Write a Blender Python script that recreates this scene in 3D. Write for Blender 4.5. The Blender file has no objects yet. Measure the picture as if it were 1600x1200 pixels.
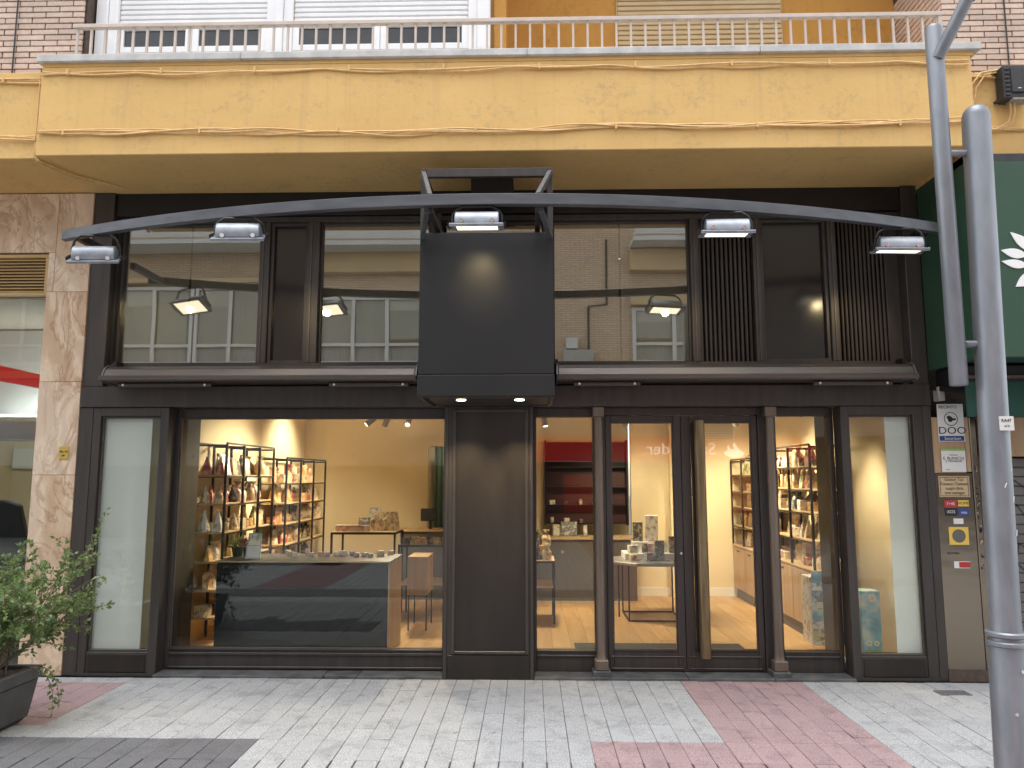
import bpy, bmesh, math, random
from mathutils import Vector, Matrix, Euler
random.seed(11)
R = math.radians
sc = bpy.context.scene
# ---------------------------------------------------------------- camera, sky, sun, exposure
cam_d = bpy.data.cameras.new('camera'); cam = bpy.data.objects.new('camera', cam_d)
sc.collection.objects.link(cam); sc.camera = cam
cam.location = (0, -6.47, 1.65)
cam.rotation_euler = (R(97.0), 0, R(1.4))
cam_d.sensor_width = 36; cam_d.lens = 1180 / 1600 * 36
cam_d.clip_start = 0.05; cam_d.clip_end = 500
SUN_EL, SUN_AZ = R(80), R(195)          # azimuth measured clockwise from +Y
w = bpy.data.worlds.new('World'); sc.world = w; w.use_nodes = True
nt = w.node_tree; nt.nodes.clear()
sky = nt.nodes.new('ShaderNodeTexSky'); sky.sky_type = 'NISHITA'; sky.sun_disc = False
sky.sun_elevation = SUN_EL; sky.sun_rotation = SUN_AZ; sky.dust_density = 1.0; sky.air_density = 1.0
hs = nt.nodes.new('ShaderNodeHueSaturation'); hs.inputs['Saturation'].default_value = 0.22
bg = nt.nodes.new('ShaderNodeBackground'); bg.inputs['Strength'].default_value = 0.15
wo = nt.nodes.new('ShaderNodeOutputWorld')
nt.links.new(sky.outputs[0], hs.inputs['Color']); nt.links.new(hs.outputs[0], bg.inputs[0]); nt.links.new(bg.outputs[0], wo.inputs[0])
sd = bpy.data.lights.new('sun', 'SUN'); sd.energy = 1.0; sd.angle = R(40); sd.color = (.97, .985, 1)
so = bpy.data.objects.new('sun', sd); sc.collection.objects.link(so)
sdir = Vector((math.sin(SUN_AZ) * math.cos(SUN_EL), math.cos(SUN_AZ) * math.cos(SUN_EL), math.sin(SUN_EL)))
so.location = sdir * 30
so.rotation_euler = sdir.to_track_quat('Z', 'Y').to_euler()
sc.view_settings.view_transform = 'Standard'; sc.view_settings.look = 'None'
sc.view_settings.exposure = 1.55; sc.view_settings.gamma = 1.0; sc.view_settings.use_curve_mapping = False
sc.cycles.use_denoising = True
sc.cycles.max_bounces = 9; sc.cycles.diffuse_bounces = 7; sc.cycles.glossy_bounces = 4
sc.cycles.transparent_max_bounces = 24; sc.cycles.sample_clamp_indirect = 10.0
sc.cycles.caustics_reflective = False; sc.cycles.caustics_refractive = False

# ---------------------------------------------------------------- materials
M = {}
def newmat(name):
    m = bpy.data.materials.new(name); m.use_nodes = True
    M[name] = m
    return m, m.node_tree, m.node_tree.nodes['Principled BSDF']
def N(t, kind, **kw):
    n = t.nodes.new(kind)
    for k, v in kw.items():
        if k in n.inputs: n.inputs[k].default_value = v
        else: setattr(n, k, v)
    return n
def coords(t, scale=(1, 1, 1), which='Object'):
    tc = N(t, 'ShaderNodeTexCoord'); mp = N(t, 'ShaderNodeMapping'); mp.inputs['Scale'].default_value = scale
    t.links.new(tc.outputs[which], mp.inputs['Vector']); return mp.outputs['Vector']
def geo_pos(t, scale=(1, 1, 1)):
    g = N(t, 'ShaderNodeNewGeometry'); mp = N(t, 'ShaderNodeMapping'); mp.inputs['Scale'].default_value = scale
    t.links.new(g.outputs['Position'], mp.inputs['Vector']); return mp.outputs['Vector']
def ramp(t, src, stops):
    r = N(t, 'ShaderNodeValToRGB'); e = r.color_ramp.elements
    while len(e) < len(stops): e.new(0.5)
    for i, (p, c) in enumerate(stops):
        e[i].position = p; e[i].color = (*c, 1) if len(c) == 3 else c
    t.links.new(src, r.inputs['Fac']); return r.outputs['Color']
def mix(t, a, b, fac, mode='MIX'):
    n = N(t, 'ShaderNodeMix', data_type='RGBA', blend_type=mode)
    for inp, v in ((n.inputs['A'], a), (n.inputs['B'], b), (n.inputs['Factor'], fac)):
        if isinstance(v, (int, float)): inp.default_value = v
        elif isinstance(v, tuple): inp.default_value = (*v, 1)
        else: t.links.new(v, inp)
    return n.outputs['Result']
def bump(t, p, src, strength=.3, dist=.01):
    b = N(t, 'ShaderNodeBump'); b.inputs['Strength'].default_value = strength; b.inputs['Distance'].default_value = dist
    t.links.new(src, b.inputs['Height']); t.links.new(b.outputs['Normal'], p.inputs['Normal'])
def noise(t, vec, scale, detail=4, rough=.55, dist=0):
    n = N(t, 'ShaderNodeTexNoise'); n.inputs['Scale'].default_value = scale; n.inputs['Detail'].default_value = detail
    n.inputs['Roughness'].default_value = rough; n.inputs['Distortion'].default_value = dist
    t.links.new(vec, n.inputs['Vector']); return n.outputs['Fac']
def objrand(t):
    return N(t, 'ShaderNodeObjectInfo').outputs['Random']
def varied(name, c1, c2, scale=3, rough=.6, metal=0, bmp=0, bscale=60, stretch=(1, 1, 1), orand=0, spec=.5, roughvar=0):
    """plain surface with large-scale tone variation, optional fine relief and per-object tone"""
    m, t, p = newmat(name)
    v = geo_pos(t, stretch)
    f = noise(t, v, scale, 5)
    col = ramp(t, f, [(.3, c1), (.7, c2)])
    if orand:
        k = N(t, 'ShaderNodeMapRange'); k.inputs['To Min'].default_value = 1 - orand; k.inputs['To Max'].default_value = 1 + orand
        t.links.new(objrand(t), k.inputs['Value'])
        cmb = N(t, 'ShaderNodeCombineColor')
        for i in range(3): t.links.new(k.outputs[0], cmb.inputs[i])
        col = mix(t, col, cmb.outputs[0], 1.0, 'MULTIPLY')
    t.links.new(col, p.inputs['Base Color'])
    p.inputs['Roughness'].default_value = rough; p.inputs['Metallic'].default_value = metal
    p.inputs['Specular IOR Level'].default_value = spec
    if roughvar:
        mr = N(t, 'ShaderNodeMapRange'); mr.inputs['To Min'].default_value = rough - roughvar; mr.inputs['To Max'].default_value = rough + roughvar
        t.links.new(noise(t, v, scale * 4, 4), mr.inputs['Value']); t.links.new(mr.outputs[0], p.inputs['Roughness'])
    if bmp: bump(t, p, noise(t, geo_pos(t), bscale, 4), bmp, .004)
    return m
def plain(name, c, rough=.5, metal=0, spec=.5):
    m, t, p = newmat(name)
    p.inputs['Base Color'].default_value = (*c, 1); p.inputs['Roughness'].default_value = rough; p.inputs['Metallic'].default_value = metal
    p.inputs['Specular IOR Level'].default_value = spec
    return m
def emit(name, c, s):
    m, t, p = newmat(name)
    p.inputs['Base Color'].default_value = (*c, 1); p.inputs['Emission Color'].default_value = (*c, 1); p.inputs['Emission Strength'].default_value = s
    return m
def glass(name, base, tint=(.93, .95, .93), rough=0.0, wave=0):
    m = bpy.data.materials.new(name); m.use_nodes = True; M[name] = m
    t = m.node_tree; t.nodes.clear()
    o = N(t, 'ShaderNodeOutputMaterial'); mx = N(t, 'ShaderNodeMixShader')
    tr = N(t, 'ShaderNodeBsdfTransparent'); tr.inputs['Color'].default_value = (*tint, 1)
    gl = N(t, 'ShaderNodeBsdfGlossy'); gl.inputs['Roughness'].default_value = rough; gl.inputs['Color'].default_value = (.95, .95, .93, 1)
    if wave:
        bp = N(t, 'ShaderNodeBump'); bp.inputs['Strength'].default_value = wave; bp.inputs['Distance'].default_value = .01
        t.links.new(noise(t, geo_pos(t, (1, 1, .7)), 1.7, 1), bp.inputs['Height']); t.links.new(bp.outputs['Normal'], gl.inputs['Normal'])
    lw = N(t, 'ShaderNodeLayerWeight'); lw.inputs['Blend'].default_value = .5
    pw = N(t, 'ShaderNodeMath', operation='POWER'); pw.inputs[1].default_value = 5
    ma = N(t, 'ShaderNodeMath', operation='MULTIPLY_ADD'); ma.inputs[1].default_value = 1 - base; ma.inputs[2].default_value = base
    t.links.new(lw.outputs['Facing'], pw.inputs[0]); t.links.new(pw.outputs[0], ma.inputs[0])
    t.links.new(ma.outputs[0], mx.inputs[0]); t.links.new(tr.outputs[0], mx.inputs[1]); t.links.new(gl.outputs[0], mx.inputs[2])
    t.links.new(mx.outputs[0], o.inputs[0])
    return m

def stucco(name, c1, c2, dirt):
    m, t, p = newmat(name)
    v = geo_pos(t)
    col = ramp(t, noise(t, v, 1.1, 6, .6), [(.3, c1), (.72, c2)])
    # scattered grey scuffs and grime with their own shapes
    st = noise(t, geo_pos(t, (1, 1, 1.6)), 2.2, 8, .72, .6)
    fine = noise(t, v, 22, 6, .7)
    mm = N(t, 'ShaderNodeMath', operation='MULTIPLY'); t.links.new(st, mm.inputs[0]); t.links.new(fine, mm.inputs[1])
    fac = ramp(t, mm.outputs[0], [(.27, (0, 0, 0)), (.40, (.65, .65, .65))])
    col = mix(t, col, dirt, fac)
    drip = noise(t, geo_pos(t, (9, 9, .35)), 1.6, 4, .6)
    col = mix(t, col, dirt, ramp(t, drip, [(.54, (0, 0, 0)), (.82, (.42, .42, .42))]))
    t.links.new(col, p.inputs['Base Color']); p.inputs['Roughness'].default_value = .82
    p.inputs['Specular IOR Level'].default_value = .3
    b1 = noise(t, v, 160, 3); b2 = noise(t, v, 6, 3)
    ad = N(t, 'ShaderNodeMath', operation='MULTIPLY_ADD'); ad.inputs[1].default_value = .25; t.links.new(b1, ad.inputs[0]); t.links.new(b2, ad.inputs[2])
    bump(t, p, ad.outputs[0], .5, .012)
    return m
stucco('ochre_render', (.65, .42, .155), (.735, .485, .19), (.46, .32, .16))
stucco('orange_render', (.50, .25, .055), (.56, .29, .07), (.36, .20, .06))
stucco('ochre_soffit', (.65, .42, .155), (.735, .485, .19), (.46, .32, .16))
varied('ochre_cable', (.62, .40, .15), (.75, .52, .24), 20, .6)
varied('brick_pink', (.52, .39, .305), (.63, .49, .395), 30, .85, bmp=.4, bscale=120, orand=.14)
varied('mortar_dark', (.07, .05, .04), (.11, .08, .06), 20, .95)
varied('slab_grey', (.42, .42, .40), (.60, .59, .56), 9, .8, bmp=.4, bscale=80)
varied('rail_paint', (.50, .42, .35), (.60, .51, .43), 8, .5)
varied('white_frame', (.76, .76, .76), (.84, .84, .83), 4, .35)
varied('white_slat', (.72, .73, .73), (.80, .80, .80), 5, .45)
varied('beige_slat', (.50, .37, .19), (.58, .44, .25), 6, .6)
varied('dark_pane', (.02, .022, .022), (.05, .05, .048), 2, .08)
varied('bronze_metal', (.037, .031, .028), (.057, .049, .043), 3, .42, .1, stretch=(6, 6, .6), roughvar=.09)
varied('bronze_light', (.080, .067, .058), (.115, .097, .084), 3, .38, .5, stretch=(.5, 4, 4), roughvar=.08)
varied('pier_bronze', (.020, .0165, .014), (.031, .026, .022), 2.2, .42, .25, stretch=(3, 3, .6), roughvar=.06)
varied('graphite_panel', (.008, .0083, .0088), (.0108, .0111, .0116), 2, .5, 0, roughvar=.06)
varied('rail_metal', (.075, .079, .088), (.115, .12, .13), 6, .42, .3, stretch=(.4, 3, 3), roughvar=.1)
varied('black_metal', (.010, .009, .009), (.018, .016, .015), 4, .45, .2)
varied('slat_bronze', (.040, .033, .028), (.062, .051, .044), 3, .45, .3, stretch=(1, 1, .5))
varied('gloss_panel', (.012, .010, .010), (.016, .013, .012), 2, .16, 0, spec=.8)
varied('column_bronze', (.13, .10, .078), (.19, .15, .12), 5, .45, .4, stretch=(4, 4, .5), roughvar=.08)
varied('handle_bronze', (.17, .12, .065), (.33, .25, .14), 4, .34, .85, stretch=(9, 9, .7), roughvar=.1)
varied('flood_grey', (.20, .22, .25), (.32, .34, .37), 12, .45, .3, roughvar=.1)
plain('bolt_metal', (.7, .7, .7), .25, .9)
varied('post_grey', (.19, .205, .225), (.27, .285, .31), 5, .42, .45, stretch=(3, 3, .8), bmp=.05, bscale=200, roughvar=.05)
varied('slate_step', (.05, .05, .05), (.12, .12, .115), 8, .6, bmp=.4, bscale=60)
varied('planter_grey', (.045, .046, .049), (.07, .071, .075), 5, .6, bmp=.2)
varied('soil', (.02, .013, .009), (.05, .035, .025), 40, .95, bmp=.6)
varied('wall_cream', (.76, .66, .45), (.81, .71, .50), 1.2, .75)
varied('wall_white', (.74, .78, .77), (.80, .83, .82), 1.2, .6)
varied('ceiling_white', (.70, .66, .58), (.74, .70, .62), 1, .8)
varied('counter_dark', (.005, .006, .009), (.008, .010, .014), 2, .5, spec=.3)
m, t, p = newmat('frosted_film'); p.inputs['Base Color'].default_value = (.93, .94, .92, 1); p.inputs['Roughness'].default_value = .5
tl = N(t, 'ShaderNodeBsdfTranslucent'); tl.inputs['Color'].default_value = (.80, .82, .80, 1); mx = N(t, 'ShaderNodeMixShader'); mx.inputs[0].default_value = .34
t.links.new(p.outputs[0], mx.inputs[1]); t.links.new(tl.outputs[0], mx.inputs[2]); t.links.new(mx.outputs[0], t.nodes['Material Output'].inputs[0])
varied('counter_grey', (.10, .095, .085), (.13, .122, .11), 2, .5)
varied('stone_top', (.22, .23, .23), (.34, .34, .33), 6, .25)
varied('mat_grey', (.06, .058, .055), (.09, .088, .082), 60, .95)
varied('reflection_glue_red', (.055, .012, .012), (.085, .018, .016), 3, .5)  # dark red of a poster's reflection put into the niche colour; also glue marks
varied('sign_red', (.58, .015, .012), (.64, .02, .018), 2, .4)
varied('shutter_grey', (.12, .115, .105), (.16, .155, .145), 6, .6)
emit('added_glow_red', (.70, .02, .02), .45)  # glow added to the bank fascia so its reflection reads in the glass
emit('strip_red', (.75, .02, .02), .35)
emit('added_glow_white', (.95, .93, .90), 1.5)  # same added glow for the bank lettering and emblem
varied('blind_grey', (.50, .49, .43), (.58, .57, .50), 1.5, .8)
varied('green_panel', (.024, .064, .038), (.032, .080, .048), 1.5, .42)
varied('green_cloth', (.010, .050, .034), (.016, .064, .046), 8, .9)
varied('curtain_green', (.055, .085, .05), (.10, .14, .085), 5, .9, stretch=(30, 30, .5))
plain('white_paint', (.82, .82, .80), .5)
plain('paper_white', (.70, .70, .68), .6)
plain('ink_black', (.015, .015, .018), .6)
plain('ink_blue', (.02, .05, .18), .5)
plain('sticker_blue', (.03, .06, .25), .5)
plain('sticker_red', (.42, .03, .035), .5)
plain('sticker_green', (.25, .48, .16), .5)
plain('sticker_yellow', (.75, .50, .08), .5)
plain('sticker_gold', (.62, .42, .10), .35, .4)
plain('card_tan', (.52, .38, .22), .6)
varied('box_black', (.02, .02, .021), (.04, .04, .042), 9, .55)
varied('grille_grey', (.28, .27, .25), (.34, .33, .31), 6, .6)
varied('louvre_ochre', (.45, .30, .12), (.52, .36, .16), 6, .6)
glass('shop_glass', .036, wave=.05)
glass('upper_glass', .285, (.80, .79, .74), wave=.05)
glass('opposite_glass', .05, (.86, .85, .80))
glass('display_glass', .05, (.90, .95, .93))
glass('street_glass', .06, (.6, .62, .6))
emit('lamp_warm', (1, .86, .62), 9)
emit('lamp_white', (1, .86, .62), .9)
emit('tube_white', (.92, .97, 1), 3)

def marble():
    m, t, p = newmat('marble_clad')
    v0 = geo_pos(t, (1.0, 1.0, .55))
    ob = N(t, 'ShaderNodeObjectInfo')
    ad = N(t, 'ShaderNodeVectorMath', operation='ADD'); sc_ = N(t, 'ShaderNodeVectorMath', operation='SCALE'); sc_.inputs['Scale'].default_value = 9
    cx = N(t, 'ShaderNodeCombineXYZ'); t.links.new(ob.outputs['Random'], cx.inputs[0]); t.links.new(ob.outputs['Random'], cx.inputs[2])
    t.links.new(cx.outputs[0], sc_.inputs[0]); t.links.new(v0, ad.inputs[0]); t.links.new(sc_.outputs[0], ad.inputs[1])
    v = ad.outputs[0]
    wv = N(t, 'ShaderNodeTexWave', wave_type='BANDS', bands_direction='DIAGONAL'); wv.inputs['Scale'].default_value = 1.1
    wv.inputs['Distortion'].default_value = 9; wv.inputs['Detail'].default_value = 5; wv.inputs['Detail Scale'].default_value = 1.3; wv.inputs['Detail Roughness'].default_value = .62
    t.links.new(v, wv.inputs['Vector'])
    base = ramp(t, wv.outputs['Fac'], [(.0, (.55, .38, .245)), (.35, (.66, .50, .345)), (.62, (.73, .58, .42)), (1, (.60, .44, .30))])
    vn = ramp(t, noise(t, v, 2.4, 8, .62, 2.2), [(.46, (0, 0, 0)), (.495, (.75, .75, .75)), (.53, (0, 0, 0))])
    col = mix(t, base, (.36, .20, .12), vn)
    col = mix(t, col, (.78, .69, .55), ramp(t, noise(t, v, 1.3, 5), [(.5, (0, 0, 0)), (.8, (.7, .7, .7))]))
    t.links.new(col, p.inputs['Base Color']); p.inputs['Roughness'].default_value = .45
marble()

def paver(name, c1, c2):
    m, t, p = newmat(name)
    v = geo_pos(t)
    sp = noise(t, v, 150, 3, .8)
    big = noise(t, v, 3.0, 5)
    col = ramp(t, sp, [(.30, tuple(x * .30 for x in c1)), (.44, c1), (.57, c2), (.70, tuple(min(1, x * 1.55) for x in c2))])
    k = N(t, 'ShaderNodeMapRange'); k.inputs['To Min'].default_value = .94; k.inputs['To Max'].default_value = 1.05
    t.links.new(objrand(t), k.inputs['Value'])
    cmb = N(t, 'ShaderNodeCombineColor')
    for i in range(3): t.links.new(k.outputs[0], cmb.inputs[i])
    col = mix(t, col, cmb.outputs[0], 1.0, 'MULTIPLY')
    col = mix(t, col, tuple(x * .55 for x in c1), ramp(t, noise(t, v, 5.5, 7, .7, .5), [(.50, (0, 0, 0)), (.74, (.72, .72, .72))]))
    spot = ramp(t, noise(t, v, 11, 1, .5), [(.735, (0, 0, 0)), (.75, (.5, .5, .5))])     # chewing-gum marks
    col = mix(t, col, tuple(x * .35 for x in c1), spot)
    t.links.new(col, p.inputs['Base Color']); p.inputs['Roughness'].default_value = .78
    bump(t, p, sp, .35, .004)
paver('paver_grey', (.27, .27, .268), (.405, .404, .40))
paver('paver_pink', (.255, .168, .168), (.365, .258, .256))
paver('paver_dark', (.088, .086, .091), (.135, .132, .138))
varied('joint_sand', (.07, .067, .063), (.17, .165, .155), 40, .95)

def far_paving(name, a, b, mortar):
    m, t, p = newmat(name)
    br = N(t, 'ShaderNodeTexBrick'); br.inputs['Color1'].default_value = (*a, 1); br.inputs['Color2'].default_value = (*b, 1); br.inputs['Mortar'].default_value = (*mortar, 1)
    br.inputs['Scale'].default_value = 1; br.inputs['Mortar Size'].default_value = .006; br.inputs['Brick Width'].default_value = .35; br.inputs['Row Height'].default_value = .14
    mp = N(t, 'ShaderNodeMapping'); mp.inputs['Rotation'].default_value = (0, 0, R(90)); g = N(t, 'ShaderNodeNewGeometry')
    t.links.new(g.outputs['Position'], mp.inputs['Vector']); t.links.new(mp.outputs[0], br.inputs['Vector'])
    col = mix(t, br.outputs['Color'], tuple(x * .6 for x in a), ramp(t, noise(t, geo_pos(t), 2, 6), [(.5, (0, 0, 0)), (.8, (.5, .5, .5))]))
    t.links.new(col, p.inputs['Base Color']); p.inputs['Roughness'].default_value = .8
far_paving('far_paving_grey', (.42, .42, .42), (.48, .48, .475), (.16, .16, .16))
far_paving('far_paving_pink', (.33, .19, .19), (.40, .23, .23), (.12, .1, .1))
far_paving('far_paving_dark', (.16, .16, .165), (.2, .2, .205), (.06, .06, .06))

def brickwall(name, c1, c2, mort):
    m, t, p = newmat(name)
    br = N(t, 'ShaderNodeTexBrick'); br.inputs['Color1'].default_value = (*c1, 1); br.inputs['Color2'].default_value = (*c2, 1); br.inputs['Mortar'].default_value = (*mort, 1)
    br.inputs['Scale'].default_value = 1; br.inputs['Mortar Size'].default_value = .010; br.inputs['Brick Width'].default_value = .25; br.inputs['Row Height'].default_value = .065
    mp = N(t, 'ShaderNodeMapping'); mp.inputs['Rotation'].default_value = (R(90), 0, 0); g = N(t, 'ShaderNodeNewGeometry')
    t.links.new(g.outputs['Position'], mp.inputs['Vector']); t.links.new(mp.outputs[0], br.inputs['Vector'])
    t.links.new(br.outputs['Color'], p.inputs['Base Color']); p.inputs['Roughness'].default_value = .85
brickwall('opposite_brick', (.56, .42, .29), (.46, .33, .22), (.26, .20, .15))
varied('opposite_stone', (.46, .46, .44), (.54, .54, .52), 1, .7)
varied('opposite_frame', (.46, .46, .45), (.54, .54, .53), 1, .5)
varied('opposite_dark', (.03, .03, .03), (.06, .055, .05), 1, .35)
varied('opposite_band', (.42, .31, .17), (.50, .37, .21), 2, .8)
varied('opposite_curtain', (.20, .195, .175), (.34, .33, .30), 6, .8, stretch=(5, 5, .3))

def wood(name, c1, c2, c3, rough, along='Y', orand=.12):
    m, t, p = newmat(name)
    s = {'Y': (9, .8, 9), 'X': (.8, 9, 9), 'Z': (9, 9, .8)}[along]
    v = geo_pos(t, s)
    ob = N(t, 'ShaderNodeObjectInfo'); cx = N(t, 'ShaderNodeCombineXYZ'); ml = N(t, 'ShaderNodeMath', operation='MULTIPLY'); ml.inputs[1].default_value = 40
    t.links.new(ob.outputs['Random'], ml.inputs[0]); t.links.new(ml.outputs[0], cx.inputs[0]); t.links.new(ml.outputs[0], cx.inputs[1])
    ad = N(t, 'ShaderNodeVectorMath', operation='ADD'); t.links.new(v, ad.inputs[0]); t.links.new(cx.outputs[0], ad.inputs[1])
    col = ramp(t, noise(t, ad.outputs[0], 1.6, 6, .6, .8), [(.25, c1), (.5, c2), (.75, c3)])
    k = N(t, 'ShaderNodeMapRange'); k.inputs['To Min'].default_value = 1 - orand; k.inputs['To Max'].default_value = 1 + orand
    t.links.new(ob.outputs['Random'], k.inputs['Value']); cmb = N(t, 'ShaderNodeCombineColor')
    for i in range(3): t.links.new(k.outputs[0], cmb.inputs[i])
    t.links.new(mix(t, col, cmb.outputs[0], 1.0, 'MULTIPLY'), p.inputs['Base Color']); p.inputs['Roughness'].default_value = rough
wood('oak_floor', (.46, .285, .125), (.56, .36, .17), (.64, .43, .22), .4)
wood('oak_shelf', (.46, .32, .17), (.56, .41, .23), (.64, .49, .30), .5)
wood('oak_door', (.34, .22, .12), (.43, .29, .165), (.50, .35, .21), .5, 'Z')

def printed(name, a, b, c, scale=28):
    """wrapping paper: blotchy printed colours, different on each pack"""
    m, t, p = newmat(name)
    v = coords(t, (1, 1, 1), 'Object')
    ob = N(t, 'ShaderNodeObjectInfo'); cx = N(t, 'ShaderNodeCombineXYZ'); ml = N(t, 'ShaderNodeMath', operation='MULTIPLY'); ml.inputs[1].default_value = 17
    t.links.new(ob.outputs['Random'], ml.inputs[0]); t.links.new(ml.outputs[0], cx.inputs[0]); t.links.new(ml.outputs[0], cx.inputs[2])
    ad = N(t, 'ShaderNodeVectorMath', operation='ADD'); t.links.new(v, ad.inputs[0]); t.links.new(cx.outputs[0], ad.inputs[1])
    n = N(t, 'ShaderNodeTexVoronoi'); n.inputs['Scale'].default_value = scale; t.links.new(ad.outputs[0], n.inputs['Vector'])
    n2 = noise(t, ad.outputs[0], scale * .7, 3)
    col = ramp(t, n2, [(.36, a), (.5, b), (.62, c)])
    col = mix(t, col, n.outputs['Color'], .10)
    t.links.new(col, p.inputs['Base Color']); p.inputs['Roughness'].default_value = .35
    return m
printed('pack_cream', (.74, .62, .42), (.80, .70, .52), (.45, .26, .14))
printed('pack_white', (.78, .76, .70), (.80, .78, .74), (.42, .34, .28))
printed('pack_red', (.38, .03, .03), (.55, .10, .07), (.75, .55, .38))
printed('pack_amber', (.55, .26, .07), (.68, .42, .16), (.78, .64, .40))
printed('pack_dark', (.03, .02, .018), (.08, .045, .03), (.45, .36, .26))
printed('pack_pink', (.62, .22, .26), (.74, .50, .48), (.78, .70, .62))
printed('pack_silver', (.36, .38, .40), (.12, .13, .14), (.62, .62, .60))
printed('pack_kraft', (.44, .30, .16), (.52, .37, .21), (.34, .22, .11))
printed('pack_green', (.10, .14, .05), (.50, .50, .24), (.70, .66, .44))
printed('pack_blue', (.16, .38, .52), (.25, .50, .62), (.62, .70, .66), 9)

def leafmat(name, c1, c2):
    m, t, p = newmat(name)
    v = geo_pos(t)
    t.links.new(ramp(t, noise(t, v, 9, 3), [(.3, c1), (.7, c2)]), p.inputs['Base Color'])
    p.inputs['Roughness'].default_value = .45
    tl = N(t, 'ShaderNodeBsdfTranslucent'); tl.inputs['Color'].default_value = (c2[0] * 1.3, c2[1] * 1.4, c2[2], 1)
    mx = N(t, 'ShaderNodeMixShader'); mx.inputs[0].default_value = .3
    o = t.nodes['Material Output']
    t.links.new(p.outputs[0], mx.inputs[1]); t.links.new(tl.outputs[0], mx.inputs[2]); t.links.new(mx.outputs[0], o.inputs[0])
leafmat('leaf_green', (.075, .115, .04), (.155, .22, .085))
leafmat('leaf_light', (.15, .22, .075), (.24, .31, .12))
varied('twig', (.10, .07, .045), (.17, .12, .08), 30, .8)

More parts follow.
